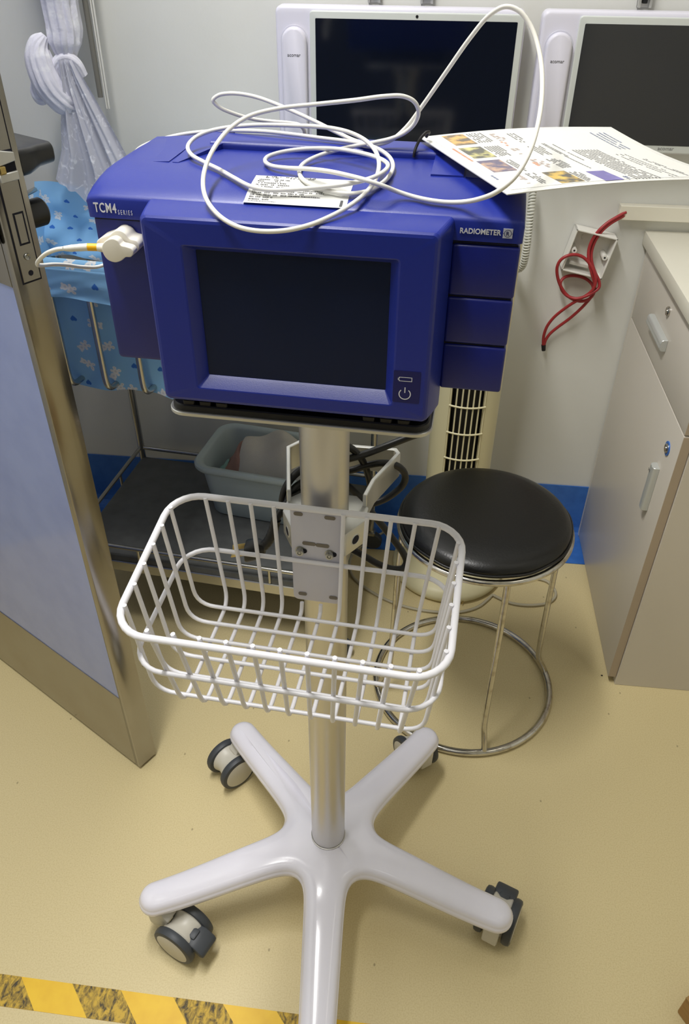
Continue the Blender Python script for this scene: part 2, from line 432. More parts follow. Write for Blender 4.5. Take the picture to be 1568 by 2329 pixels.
# ---------------------------------------------------------------- the room
WY = 1.715
XL, XR, YF = -1.30, 1.75, -1.9
def struct(name, data, m, parent=None, label=None):
    o = mesh_obj(name, data[0], data[1], m, parent, 0 if parent is None else 35)
    if parent is None: tag(o, label, None, None, 'structure')
    return o
floor = struct('floor', rbox(XL, XR, YF, WY+.1, -.06, 0), M['floor'], label='cream yellow speckled vinyl floor')
struct('ceiling', rbox(XL-.1, XR+.1, YF-.1, WY+.1, CEIL, CEIL+.06), M['ceiling'], label='plain white ceiling')
struct('wall_back', rbox(XL-.1, XR+.1, WY, WY+.08, 0, CEIL), M['wall'], label='white painted wall carrying the terminals and wiring')
struct('wall_left', rbox(XL-.08, XL, YF, WY, 0, CEIL), M['wall'], label='white side wall behind the open door')
struct('wall_right', rbox(XR, XR+.08, YF, WY, 0, CEIL), M['wall'], label='white side wall beyond the cabinet')
wf = rbox(.78, XR+.1, YF-.08, YF, 0, CEIL); wf2 = rbox(XL-.1, .78, YF-.08, YF, 2.1, CEIL)  # opening added in the unseen wall so the left screen mirrors darkness
struct('wall_front', wf, M['wall'], label='white wall behind the viewer beside an opening added for dark screen reflections')
struct('trim_1', wf2, M['wall'], label='white wall strip over the added opening behind the viewer')
# coved blue skirting: rises on the wall, runs out over the floor
prof = [(WY-.001, .163), (WY-.004, .163), (WY-.004, .03), (WY-.008, .016), (WY-.018, .006), (WY-.03, .0025), (1.594, .002), (1.594, .0005), (WY-.001, .0005)]
struct('baseboard_back', prism(prof, XL+.001, XR-.001, 'x'), M['blue_vinyl'], label='blue coved vinyl skirting along the foot of the white wall')

# ceiling lamp and two added fill lights (out of frame, they light the room)
for i, (lx, ly, sx, sy, wt, lc) in enumerate(LAMPS_AND_FILLS):
    root = empty('ceiling_lamp_or_fill', (lx, ly, CEIL-.06))
    tag(root, ['long ceiling lamp above the roll stand', 'wide unseen fill light added behind the viewer', 'slim unseen fill light added on the cabinet side'][i], 'lamp')
    d = rbox(-sx/2-.02, sx/2+.02, -sy/2-.02, sy/2+.02, .012, .06, .004); mesh_obj('housing', d[0], d[1], M['ceiling'], root)
    ld = bpy.data.lights.new('area_light', 'AREA'); ld.shape = 'RECTANGLE'; ld.size = sx; ld.size_y = sy; ld.energy = wt; ld.color = lc
    lo = bpy.data.objects.new('area_light', ld); COL.objects.link(lo); lo.parent = root; lo.location = (0, 0, .008)

# ---------------------------------------------------------------- measured cable runs
SENSOR_PATH = [(0.0095, -0.03, -0.0302), (-0.0008, -0.03, -0.0312), (-0.0161, -0.026, -0.0343), (-0.0315, -0.02, -0.0401), (-0.0467, -0.008, -0.0514), (-0.0587, 0.004, -0.0625), (-0.0632, 0.02, -0.0678), (-0.0659, 0.045, -0.0754), (-0.0673, 0.07, -0.0853), (-0.0686, 0.1, -0.0984), (-0.0659, 0.125, -0.1095), (-0.0619, 0.19, -0.1224), (-0.0441, 0.21, -0.0857), (-0.0479, 0.215, -0.0514), (-0.0472, 0.205, -0.0275), (-0.0395, 0.195, -0.0132), (-0.0241, 0.19, -0.0058), (0.0033, 0.18, 0.0038), (0.025, 0.17, 0.0099), (0.0501, 0.16, 0.0153), (0.0838, 0.15, 0.0195), (0.1108, 0.145, 0.0209), (0.1355, 0.14, 0.0204), (0.1635, 0.132, 0.0198), (0.1903, 0.125, 0.02), (0.2077, 0.118, 0.0202), (0.221, 0.103, 0.0189), (0.2306, 0.088, 0.017), (0.2348, 0.075, 0.0143), (0.2342, 0.0483, 0.0126), (0.2285, 0.0295, 0.0107), (0.2191, 0.0176, 0.0083), (0.2088, 0.0127, 0.0075), (0.1912, 0.0168, 0.008), (0.1763, 0.023, 0.0097), (0.1663, 0.033, 0.0111), (0.1596, 0.0507, 0.0129), (0.1581, 0.0712, 0.0132), (0.1653, 0.09, 0.0149), (0.1812, 0.105, 0.0177), (0.1985, 0.114, 0.0196), (0.2138, 0.12, 0.0217), (0.226, 0.12, 0.0247), (0.2366, 0.12, 0.0285), (0.2458, 0.12, 0.0367), (0.2503, 0.115, 0.0474), (0.2455, 0.11, 0.0565), (0.2365, 0.105, 0.0611), (0.2233, 0.1, 0.0609), (0.2015, 0.095, 0.0575), (0.1681, 0.09, 0.0539), (0.1341, 0.085, 0.0516), (0.1132, 0.075, 0.0469), (0.1025, 0.06, 0.0404), (0.0969, 0.04, 0.0316), (0.0947, 0.022, 0.0245), (0.0967, 0, 0.0157), (0.1018, -0.013, 0.0084), (0.1107, -0.025, 0.0029), (0.1239, -0.0368, -0.0016), (0.1366, -0.042, -0.0046), (0.1521, -0.045, -0.0052), (0.171, -0.043, -0.0044), (0.1858, -0.0369, -0.0017), (0.1992, -0.023, 0.0011), (0.2121, -0.003, 0.0047), (0.2223, 0.016, 0.0095), (0.2263, 0.04, 0.0153), (0.2245, 0.062, 0.0212), (0.218, 0.08, 0.0256), (0.2068, 0.095, 0.0295), (0.1934, 0.105, 0.0318), (0.1784, 0.11, 0.0332), (0.1629, 0.113, 0.0333), (0.1473, 0.115, 0.0326), (0.1274, 0.118, 0.0319), (0.1099, 0.12, 0.0312), (0.0918, 0.12, 0.029), (0.0775, 0.115, 0.0277), (0.0654, 0.11, 0.0254), (0.0574, 0.1, 0.0223), (0.0547, 0.088, 0.0182), (0.0616, 0.0733, 0.0153), (0.0798, 0.0577, 0.014), (0.0974, 0.0446, 0.013), (0.1135, 0.0281, 0.011), (0.1317, 0.0126, 0.0085), (0.1438, 0.0097, 0.008), (0.1638, 0.0123, 0.009), (0.1855, 0.0163, 0.011), (0.2079, 0.0178, 0.014), (0.2242, 0.0202, 0.018), (0.233, 0.0366, 0.02), (0.2336, 0.0537, 0.021), (0.2257, 0.0657, 0.022), (0.2035, 0.0813, 0.022), (0.1827, 0.0966, 0.021), (0.1559, 0.1047, 0.018), (0.1328, 0.0957, 0.0155), (0.1252, 0.0835, 0.0145), (0.1267, 0.0685, 0.014), (0.1367, 0.0538, 0.014), (0.1496, 0.0523, 0.014), (0.1702, 0.04, 0.018), (0.1896, 0.0292, 0.02), (0.208, 0.0165, 0.02), (0.2225, 0.0084, 0.02), (0.2339, 0.0042, 0.018), (0.2431, 0.0214, 0.0092), (0.2557, 0.0154, 0.008), (0.2693, 0.0115, 0.007), (0.2808, 0.0106, 0.0066), (0.292, 0.0113, 0.007), (0.3047, 0, 0.0128), (0.3163, -0.0202, 0.0235), (0.3275, -0.0079, 0.029), (0.3362, 0.0001, 0.0425), (0.3416, 0.035, 0.0582), (0.3424, 0.058, 0.077), (0.3385, 0.09, 0.095), (0.3296, 0.095, 0.1124), (0.3181, 0.1, 0.1221), (0.3082, 0.1, 0.1244), (0.2977, 0.1, 0.1187), (0.286, 0.105, 0.1047), (0.2696, 0.112, 0.0782), (0.2499, 0.12, 0.051), (0.2378, 0.125, 0.0313), (0.2252, 0.125, 0.0205), (0.2114, 0.1134, 0.0193), (0.1977, 0.1242, 0.0194), (0.1753, 0.14, 0.0232), (0.1582, 0.15, 0.0283), (0.1364, 0.158, 0.0341), (0.1141, 0.165, 0.0398), (0.0992, 0.17, 0.0433), (0.0843, 0.17, 0.0456), (0.0707, 0.17, 0.0459), (0.0605, 0.168, 0.0444), (0.0541, 0.166, 0.0402), (0.0579, 0.168, 0.0343), (0.0736, 0.175, 0.0277), (0.0882, 0.18, 0.0222), (0.1073, 0.182, 0.0211), (0.1233, 0.185, 0.0204), (0.1331, 0.188, 0.0187), (0.1359, 0.19, 0.015), (0.1357, 0.192, 0.0078), (0.1348, 0.195, -0.0045)]
POWER_PATH = [(0.0109, 0.8, 0.8572), (-0.0023, 0.8, 0.8519), (-0.0185, 0.795, 0.8452), (-0.0406, 0.785, 0.8395), (-0.0565, 0.775, 0.8379), (-0.0711, 0.765, 0.8366), (-0.1007, 0.757, 0.8353), (-0.1299, 0.745, 0.8361), (-0.1419, 0.735, 0.816), (-0.1503, 0.73, 0.7947), (-0.1477, 0.735, 0.7634), (-0.1278, 0.757, 0.7249), (-0.0945, 0.757, 0.7129), (-0.0646, 0.76, 0.7053), (-0.0514, 0.75, 0.7027), (-0.033, 0.745, 0.6942), (-0.0104, 0.745, 0.6854), (0.0027, 0.75, 0.6852), (0.0059, 0.755, 0.6937), (0.0002, 0.757, 0.7047), (-0.0106, 0.76, 0.7184), (-0.03, 0.765, 0.743), (-0.0481, 0.765, 0.7667), (-0.0603, 0.765, 0.7831), (-0.0707, 0.765, 0.8038), (-0.1009, 0.757, 0.8153), (-0.1263, 0.742, 0.8199), (-0.1368, 0.728, 0.8114), (-0.1427, 0.722, 0.7949), (-0.1425, 0.735, 0.7585), (-0.1216, 0.752, 0.7202), (-0.0899, 0.765, 0.7038), (-0.0659, 0.775, 0.6978), (-0.0544, 0.785, 0.7039), (-0.0484, 0.79, 0.7179), (-0.0457, 0.79, 0.7452), (-0.0457, 0.787, 0.7729), (-0.0483, 0.783, 0.7988), (-0.0533, 0.78, 0.8198), (-0.0612, 0.775, 0.8388), (-0.0712, 0.77, 0.8517), (-0.0903, 0.757, 0.8675), (-0.1081, 0.757, 0.8591), (-0.1031, 0.767, 0.8234), (-0.0849, 0.769, 0.812), (-0.0718, 0.775, 0.8134), (-0.0505, 0.777, 0.8233), (-0.034, 0.78, 0.8257), (-0.0168, 0.785, 0.8218), (-0.0064, 0.79, 0.809), (-0.0036, 0.79, 0.7976), (-0.0068, 0.79, 0.7867), (-0.0148, 0.787, 0.7769), (-0.032, 0.782, 0.7669), (-0.0431, 0.779, 0.7607), (-0.0685, 0.768, 0.7701), (-0.1011, 0.757, 0.7934), (-0.1253, 0.74, 0.81), (-0.135, 0.722, 0.807), (-0.1451, 0.712, 0.7958), (-0.1511, 0.708, 0.7842)]
PLUG_PATH = [(-0.1511, 0.708, 0.7842), (-0.1545, 0.706, 0.7703), (-0.1601, 0.704, 0.7561), (-0.1668, 0.703, 0.7468), (-0.1767, 0.703, 0.7404)]
RED_A = [(0.4016, 1.696, 0.8607), (0.3878, 1.692, 0.8526), (0.3688, 1.688, 0.8433), (0.3542, 1.683, 0.8292), (0.3471, 1.68, 0.8182), (0.3414, 1.687, 0.8021), (0.3382, 1.683, 0.7831), (0.3409, 1.677, 0.7649), (0.3518, 1.672, 0.7428), (0.364, 1.672, 0.7175), (0.3701, 1.675, 0.6982), (0.3631, 1.675, 0.682), (0.348, 1.675, 0.6733), (0.3268, 1.675, 0.6762), (0.3064, 1.678, 0.6879), (0.2916, 1.678, 0.7088), (0.282, 1.676, 0.7313), (0.2775, 1.674, 0.7509), (0.2821, 1.672, 0.7659), (0.2948, 1.672, 0.7758), (0.3128, 1.675, 0.7783), (0.3305, 1.678, 0.7725), (0.3461, 1.675, 0.7603), (0.3585, 1.668, 0.7427), (0.365, 1.664, 0.7255), (0.3638, 1.664, 0.7081), (0.3536, 1.668, 0.6923), (0.3375, 1.672, 0.682), (0.3253, 1.676, 0.6697), (0.3091, 1.685, 0.6499), (0.2924, 1.692, 0.6286), (0.2822, 1.697, 0.6049), (0.2788, 1.7, 0.5788), (0.2834, 1.7, 0.5563)]
RED_B = [(0.4032, 1.698, 0.8549), (0.3907, 1.694, 0.8486), (0.3726, 1.69, 0.8393), (0.3588, 1.685, 0.8252), (0.3521, 1.684, 0.8135), (0.3477, 1.69, 0.795), (0.3455, 1.688, 0.7771), (0.3489, 1.68, 0.7586), (0.3604, 1.675, 0.7382), (0.3744, 1.672, 0.7209), (0.3773, 1.67, 0.7093), (0.3641, 1.664, 0.7023), (0.3466, 1.666, 0.6888), (0.332, 1.67, 0.6805), (0.3117, 1.676, 0.683), (0.2967, 1.68, 0.6965), (0.2902, 1.683, 0.7145), (0.2996, 1.69, 0.724), (0.3212, 1.7, 0.7241), (0.3498, 1.7, 0.7206), (0.3708, 1.69, 0.706), (0.3677, 1.682, 0.6873), (0.355, 1.68, 0.6696), (0.3437, 1.686, 0.6483), (0.3285, 1.692, 0.6253), (0.3067, 1.697, 0.6041), (0.2906, 1.7, 0.5848), (0.2854, 1.7, 0.5684), (0.2855, 1.7, 0.5553)]
RED_TIP = [(0.284, 1.7, 0.5585), (0.2863, 1.7, 0.5444)]
COIL_PATH = [(0.2085, 1.695, 0.903), (0.2075, 1.68, 0.89), (0.2067, 1.665, 0.8641), (0.2077, 1.66, 0.8305), (0.2086, 1.66, 0.7946), (0.2087, 1.665, 0.7651), (0.2063, 1.672, 0.7474), (0.1989, 1.68, 0.7384), (0.1892, 1.69, 0.7458)]
FAN_CORD = [(-0.0405, 1.6856, 0.004), (-0.0793, 1.6392, 0.004), (-0.1147, 1.5963, 0.004), (-0.1346, 1.5599, 0.004), (-0.1373, 1.5177, 0.004), (-0.1241, 1.4752, 0.004), (-0.0731, 1.4242, 0.004), (-0.0092, 1.3893, 0.004), (0.0564, 1.374, 0.004), (0.1377, 1.3772, 0.004), (0.1867, 1.4008, 0.004), (0.2144, 1.4333, 0.004), (0.2246, 1.447, 0.004), (0.234, 1.4417, 0.004), (0.2683, 1.4239, 0.004), (0.3169, 1.4217, 0.004), (0.3628, 1.4377, 0.004), (0.3809, 1.4695, 0.004), (0.3657, 1.5112, 0.004), (0.3295, 1.5236, 0.004)]
FAN_PLUG = [(0.1785, 1.4809, 0.03), (0.1701, 1.4655, 0.024), (0.1617, 1.4502, 0.018), (0.1501, 1.4207, 0.012), (0.1396, 1.396, 0.008)]
# ================================================================ roll stand
PX, PY = -0.0912, 0.692
stand = empty('roll_stand', (PX, PY, 0))
tag(stand, 'white five-legged roll stand with silver pole and wire basket carrying the blue monitor', 'stand')
ARMS = [R(a) for a in (-86.5, -15.5, 57, 131.5, 202.5)]
ARM_R = 0.311

def base_mesh():
    def sd(x, y):
        ds = [math.hypot(x, y)-.062]
        for a in ARMS:
            px_ = x*math.cos(a)+y*math.sin(a); q = abs(-x*math.sin(a)+y*math.cos(a))
            L_ = ARM_R-.026
            t = min(max(px_, 0), L_); r = .0345-(.0345-.026)*(t/L_)
            ds.append(math.hypot(px_-t, q)-r)
        k = .05; m = min(ds); s = sum(math.exp(-(d-m)/k*4) for d in ds)
        return m-math.log(s)*k/4
    # dense outline in polar form, then resampled evenly by arc length
    pts = []
    for i in range(2400):
        a = 2*math.pi*i/2400; lo, hi = .02, .36
        for _ in range(30):
            mid = (lo+hi)/2
            if sd(mid*math.cos(a), mid*math.sin(a)) < 0: lo = mid
            else: hi = mid
        pts.append((lo*math.cos(a), lo*math.sin(a)))
    seg = [math.dist(pts[i], pts[(i+1) % 2400]) for i in range(2400)]; tot = sum(seg); N = 520; out = []; acc = 0; j = 0
    for i in range(N):
        tgt = tot*i/N
        while acc+seg[j] < tgt: acc += seg[j]; j += 1
        t = (tgt-acc)/seg[j]; p, q = pts[j], pts[(j+1) % 2400]; out.append((p[0]+(q[0]-p[0])*t, p[1]+(q[1]-p[1])*t))
    nor = []
    for i in range(N):
        x, y = out[i]; e = 1e-4
        gx = sd(x+e, y)-sd(x-e, y); gy = sd(x, y+e)-sd(x, y-e); g = math.hypot(gx, gy); nor.append((-gx/g, -gy/g))
    def zt(x, y):
        r = math.hypot(x, y); t = min(max((r-.05)/.25, 0), 1); return .150-.034*(t*t*(3-2*t))
    rings = [(0.006, -.030), (0.001, -.027), (0.0, -.024), (0.0, -.0165), (.0012, -.0155), (.0018, -.0125), (.0032, -.0085), (.0062, -.0048), (.011, -.0022), (.0165, -.0007), (.0215, 0)]
    V = []; F = []
    for (ins, dz) in rings:
        for (x, y), (nx, ny) in zip(out, nor): V.append((x+nx*ins, y+ny*ins, zt(x, y)+dz))
    for k in range(len(rings)-1):
        for i in range(N):
            F.append((k*N+i, k*N+(i+1) % N, (k+1)*N+(i+1) % N, (k+1)*N+i))
    bm = bmesh.new(); bv = [bm.verts.new(v) for v in V]
    for f in F: bm.faces.new([bv[i] for i in f])
    for k in (0, len(rings)-1):
        ring = bv[k*N:(k+1)*N]; ed = [bm.edges.get((ring[i], ring[(i+1) % N])) for i in range(N)]
        bmesh.ops.triangle_fill(bm, edges=ed, use_beauty=True)
    bmesh.ops.recalc_face_normals(bm, faces=bm.faces[:])
    return bm_data(bm)
d = base_mesh(); mesh_obj('star_base', d[0], d[1], M['base_white'], stand, 60)

POLE_TOP = 0.992
mesh_obj('pole', *lathe([(0, .12), (.0265, .12), (.0265, POLE_TOP), (0, POLE_TOP)], 40), M['aluminium'], stand)
mesh_obj('pole_collar', *lathe([(.0268, .145), (.0278, .1455), (.0278, .1515), (.0268, .152)], 40), M['aluminium'], stand)

def caster(name, ang, roll, brake, off=.034):
    """stem under the arm tip; roll = direction from stem to axle"""
    sx_, sy_ = (ARM_R-.026)*math.cos(ang), (ARM_R-.026)*math.sin(ang)
    W_R = .0375
    hb = MB()
    hb.add(*lathe([(0, .078), (.0155, .078), (.0155, .088), (.0175, .09), (.0175, .0955), (0, .0955)], 24))
    hb.add(*lathe([(0, -.0165), (.029, -.0165), (.0305, -.014), (.0265, -.005), (.0265, .005), (.0305, .014), (.029, .0165), (0, .0165)], 32, 'y', (off, 0, W_R+.004)))
    hb.add(*prism([(-.017, .08), (.017, .084), (.03, .07), (.022, .05), (-.004, .024), (-.015, .03)], -.0125, .0125, 'y', .003))
    h = mesh_obj('caster', hb.v, hb.f, M['caster_light'], stand, 35, loc=(sx_, sy_, 0), rot=(0, 0, roll))
    for s in (-1, 1):
        pr = [(.02, -.007), (.033, -.0075), (.0362, -.006), (W_R, -.002), (W_R, .002), (.0362, .006), (.033, .0075), (.02, .007)]
        mesh_obj('wheel', *lathe(pr, 36, 'y', (off, s*.0235, W_R)), M['caster_dark'], h)
        c = [(0, .0078), (.029, .0078), (.0305, .0068), (.0305, .005), (0, .005)]
        mesh_obj('hub_cap', *lathe([(r_, -s*h_) for r_, h_ in c], 36, 'y', (off, s*.0235, W_R)), M['caster_light'], h)
    if brake:
        pm = MB(); pm.add(*prism([(off+.022, .058), (off+.036, .056), (off+.052, .046), (off+.054, .038), (off+.046, .036), (off+.03, .046), (off+.02, .05)], -.0185, .0185, 'y', .004))
        pm.add(*rbox(off+.01, off+.03, -.009, .009, .05, .06, .003))
        mesh_obj('brake_pedal', pm.v, pm.f, M['caster_dark'], h)
    return h
caster('caster', ARMS[0], R(-150), False)
caster('caster', ARMS[1], R(68), True, .032)
caster('caster', ARMS[2], R(125), False, .026)
caster('caster', ARMS[3], R(-134), False)
caster('caster', ARMS[4], R(-24), True, .048)

# device frame shared with tray
DEV_O = Vector((-0.2682, 0.6136, 1.17)); DEV_YAW = R(-3.6)
DU = Vector((math.cos(DEV_YAW), math.sin(DEV_YAW), 0)); DV = Vector((-math.sin(DEV_YAW), math.cos(DEV_YAW), 0))
def dev(u, v, z): return DEV_O+DU*u+DV*v+Vector((0, 0, z))
def from_stand(p): return Vector(p)-Vector((PX, PY, 0))
def dev_loops(x0, x1, y0, y1, r, zs):
    """rounded rectangles in the device's plan, in stand coordinates; zs = [(z, inset)]"""
    ls = []
    for z, ins in zs: ls.append([from_stand(dev(u, v, z)) for u, v in rrect(x0+ins, x1-ins, y0+ins, y1-ins, max(r-ins, .001), 6)])
    return ls
# tray: silver dished plate with a black pad
mesh_obj('tray', *loft(dev_loops(.051, .286, -.024, .19, .016, [(-.1785, .001), (-.178, 0), (-.1753, 0), (-.1747, .0008), (-.1747, .02)])), M['silver'], stand)
mesh_obj('tray_pad', *loft(dev_loops(.0535, .2835, -.0215, .1875, .014, [(-.1745, 0), (-.1695, .0005), (-.1685, .0018)])), M['rubber_pad'], stand)
for k, u0 in enumerate((.066, .081, .096, .226, .241, .256)):
    mb = MB(); lo = dev_loops(u0, u0+.011, -.0195, -.006, .002, [(-.1688, 0), (-.165, 0), (-.1645, .0008)]); mb.add(*loft(lo)); mb.build('pad_rib', M['black_pl'], stand)
mesh_obj('tray_boss', *lathe([(0, .955), (.032, .955), (.034, .958), (.034, .991), (0, .991)], 32, c=(0, .0, 0)), M['aluminium'], stand)

# clamp collar on the pole, with bored holes on its angled faces
oct_ = [(-.047, -.008), (-.03, -.036), (.03, -.036), (.047, -.008), (.047, .016), (.03, .036), (-.03, .036), (-.047, .016)]
cb = R(-4.5)
cl_root = mesh_obj('clamp_collar', *prism(oct_, .782, .814, 'z', .0015), M['silver'], stand, rot=(0, 0, cb))
for sx_ in (-1, 1):
    nrm = Vector((sx_*.855, -.519, 0)); c0 = Vector((sx_*.0385, -.022, .797))
    fr = frame(c0+nrm*.0004, (0, 0, 1), nrm.cross(Vector((0, 0, 1))))
    ring = xf(lathe([(.0045, -.0005), (.0062, .0006), (.0075, .0)], 20), frame(c0, Vector((0, 0, 1)).cross(nrm), (0, 0, 1)))
    mesh_obj('bore_rim', *ring, M['silver'], cl_root)
    mesh_obj('bore', *xf(lathe([(0, .0004), (.0055, .0004)], 20), frame(c0, Vector((0, 0, 1)).cross(nrm), (0, 0, 1))), M['gap'], cl_root)
# flat-bar cord holder behind the pole
def flatbar(path, z0, z1, t):
    P = [Vector((p[0], p[1])) for p in path]; L_ = []; Rr = []
    for i, p in enumerate(P):
        a = P[max(i-1, 0)]; b = P[min(i+1, len(P)-1)]
        d1 = (p-a).normalized() if i > 0 else (b-p).normalized(); d2 = (b-p).normalized() if i < len(P)-1 else d1
        n = Vector((-(d1+d2).y, (d1+d2).x)).normalized(); s = t/2/max(.3, n.dot(Vector((-d1.y, d1.x))))
        L_.append(p+n*s); Rr.append(p-n*s)
    poly = L_+Rr[::-1]; return prism([(p.x, p.y) for p in poly], z0, z1, 'z', .0008, 1)
mesh_obj('cord_holder', *flatbar([(.043, .014), (.050, .045), (.076, .104), (.072, .112), (-.046, .116), (-.058, .102), (-.05, .055), (-.043, .014)], .796, .83, .005), M['silver'], stand)

# ---------------------------------------------------------------- wire basket
bk = empty('tmp', (0, 0, 0)); bpy.data.objects.remove(bk)
BZ_R, BZ_F, BV_R, BV_F, BU = .846, .818, -.046, -.229, .156
BOT, BIN = .702, .018         # floor height and inset of the floor
def rim_z(v): return BZ_F+(BZ_R-BZ_F)*(v-BV_F)/(BV_R-BV_F)
def ring_loop(f, grow=0.0):
    """f 0 = rim, 1 = floor"""
    ins = BIN*f-grow; pts = rrect(-BU+ins, BU-ins, BV_F+ins*1.5, BV_R-ins*.4, .034, 7)
    return [(x, y, rim_z(y)+(BOT-rim_z(y))*f) for x, y in pts]
basket = mesh_obj('wire_basket', *tube(ring_loop(0), .0037, 10, True), M['wire_white'], stand, 60, loc=(-.0008, .006, 0), rot=(0, 0, R(-4.5)))
basket['label'] = 'white wire basket hung on the pole'
mesh_obj('wire', *tube(ring_loop(.5, .003), .0027, 8, True), M['wire_white'], basket, 60)
RW = .0024
for i in range(11):
    u = -.1205+.0251*i; uf = u*(BU-BIN)/BU
    pts = [(u, BV_F+.0045, rim_z(BV_F)+.0055), (uf, BV_F+BIN*1.5-.004, BOT-.002), (uf, BV_R-BIN*.4, BOT-.002), (u, BV_R-.0035, rim_z(BV_R)+.001)]
    if abs(u) < .028: pts[3] = (uf, BV_R-.004, .712)
    mesh_obj('wire', *tube(fillet(pts, .02, 6), RW, 7), M['wire_white'], basket, 60)
for i in range(6):
    v = BV_F+.028+.0258*i; f = BIN; z = rim_z(v)
    pts = [(-BU+.0045, v, z+.0045), (-BU+f, v+.002, BOT+.0035), (BU-f, v+.002, BOT+.0035), (BU-.0045, v, z+.0045)]
    mesh_obj('wire', *tube(fillet(pts, .022, 6), RW, 7), M['wire_white'], basket, 60)
# mounting plate with slots and screws
pl = mesh_obj('mounting_plate', *xf(prism(rrect(-.0285, .0275, .712, .847, .006, 4), -.0015, .0015, 'y', .0008), Matrix.Translation((0, BV_R+.0015, 0))), M['plate_white'], basket)
fv = BV_R-.0005
for (u, z, wd) in ((-.0195, .838, .005), (.015, .8375, .006), (-.0085, .7985, .0075), (.0065, .798, .0075), (-.0175, .722, .005), (.0185, .722, .005)):
    mesh_obj('slot', *xf(prism(rrect(u-wd, u+wd, z-.0024, z+.0024, .0023, 4), -.0002, .0002, 'y'), Matrix.Translation((0, fv, 0))), M['slot'], basket)
for u in (-.0185, .0148):
    mesh_obj('slot', *xf(prism(rrect(u-.003, u+.0075, .784, .7905, .003, 4), -.0002, .0002, 'y'), Matrix.Translation((0, fv, 0))), M['gap'], basket)
    mesh_obj('screw', *lathe([(0, .0045), (.0015, .0045), (.0018, .0038), (.0022, .005), (.0042, .0045), (.0046, .002), (.0046, 0), (.006, 0), (.006, -.0005), (0, -.0005)], 18, 'y', (u, fv, .787)), M['zinc'], basket)
for u in (-.0165, .0165):
    mesh_obj('pole_bracket', *rbox(u-.006, u+.006, BV_R+.002, -.0335, .772, .802, .001), M['silver'], basket)

# ================================================================ blue monitor
BASE = .1685
mon = empty('patient_monitor', (DEV_O.x, DEV_O.y, DEV_O.z-BASE), DEV_YAW)
tag(mon, 'royal blue medical monitor with dark screen standing on the tray of the roll stand', 'monitor')
def mshift(data): return [(p[0], p[1], p[2]+BASE) for p in data[0]], data[1]
def mpart(name, data, m, parent=None, smooth=35): d_ = mshift(data); return mesh_obj(name, d_[0], d_[1], m, parent or mon, smooth)
mpart('body', rbox(.0015, .3385, .0035, .166, -.1415, -.0155, .004), M['device_mod'])
# undertray of the chassis
mpart('underside', rbox(.062, .277, -.012, .16, -.1685, -.139, .003), M['black_pl'])
# top cover: domed profile
capp = [(0.0005, -.0172), (0, -.003), (.0012, -.0008), (.004, .0008), (.015, .0045), (.03, .0078), (.045, .0098), (.062, .0105), (.115, .0105), (.15, .0095), (.164, .0065), (.1675, .002), (.1675, -.0172)]
bmc = bmesh.new()
def cap_mesh():
    us = [0, .0012, .0045, .012, .02, .32, .328, .3355, .3388, .34]; dz = [-.0042, -.0015, -.0004, 0, 0, 0, 0, -.0004, -.0015, -.0042]
    V = []; F = []; n = len(capp)
    for u, q in zip(us, dz):
        for (v, z) in capp:
            f = 1.0 if z > -.004 else 0.0
            V.append((u, v+(.002 if (u in (0, .34) and v < .001) else (.0006 if u in (.0012, .3388) and v < .001 else 0)), z+q*f))
    for i in range(len(us)-1):
        for k in range(n):
            k2 = (k+1) % n; F.append((i*n+k, (i+1)*n+k, (i+1)*n+k2, i*n+k2))
    F.append(tuple(range(n))); F.append(tuple((len(us)-1)*n+k for k in range(n))[::-1])
    return V, F
bmc.free()
cover = mpart('top_cover', cap_mesh(), M['device'], None, 50)
mpart('seam', rbox(.004, .336, .0025, .164, -.0188, -.0150), M['gap'])
# carrying handle at the back with its cheeks
hp = [(.118, .009), (.118, .0135), (.1195, .0158), (.123, .0168), (.15, .0168), (.156, .0152), (.158, .011), (.158, .004), (.118, .004)]
mpart('handle', prism(hp, .066, .272, 'x', .0006, 1), M['device'])
def slabq(lo, hi): return loft([[(u, v, .004) for u, v in lo], [(u, v, z) for u, v, z in hi]])
mpart('cheek', slabq(((.001, .0655), (.0475, .0655), (.0475, .164), (.001, .164)), ((.0015, .066, .0090), (.047, .066, .0112), (.047, .160, .0118), (.0015, .160, .0085))), M['device'])
mpart('cheek', slabq(((.0495, .0655), (.0555, .0655), (.0785, .119), (.0785, .158), (.0495, .158)), ((.050, .066, .0109), (.055, .066, .0109), (.078, .119, .0150), (.078, .157, .0164), (.050, .157, .0160))), M['device'])
mpart('cheek', slabq(((.264, .066), (.291, .066), (.291, .158), (.264, .158)), ((.2645, .0668, .0118), (.2905, .0668, .0118), (.2905, .157, .0168), (.2645, .157, .0168))), M['device'])
mpart('cheek', slabq(((.2915, .066), (.3385, .066), (.3385, .164), (.2915, .164)), ((.292, .0665, .0112), (.338, .0665, .0090), (.338, .160, .0090), (.292, .160, .0120))), M['device'])

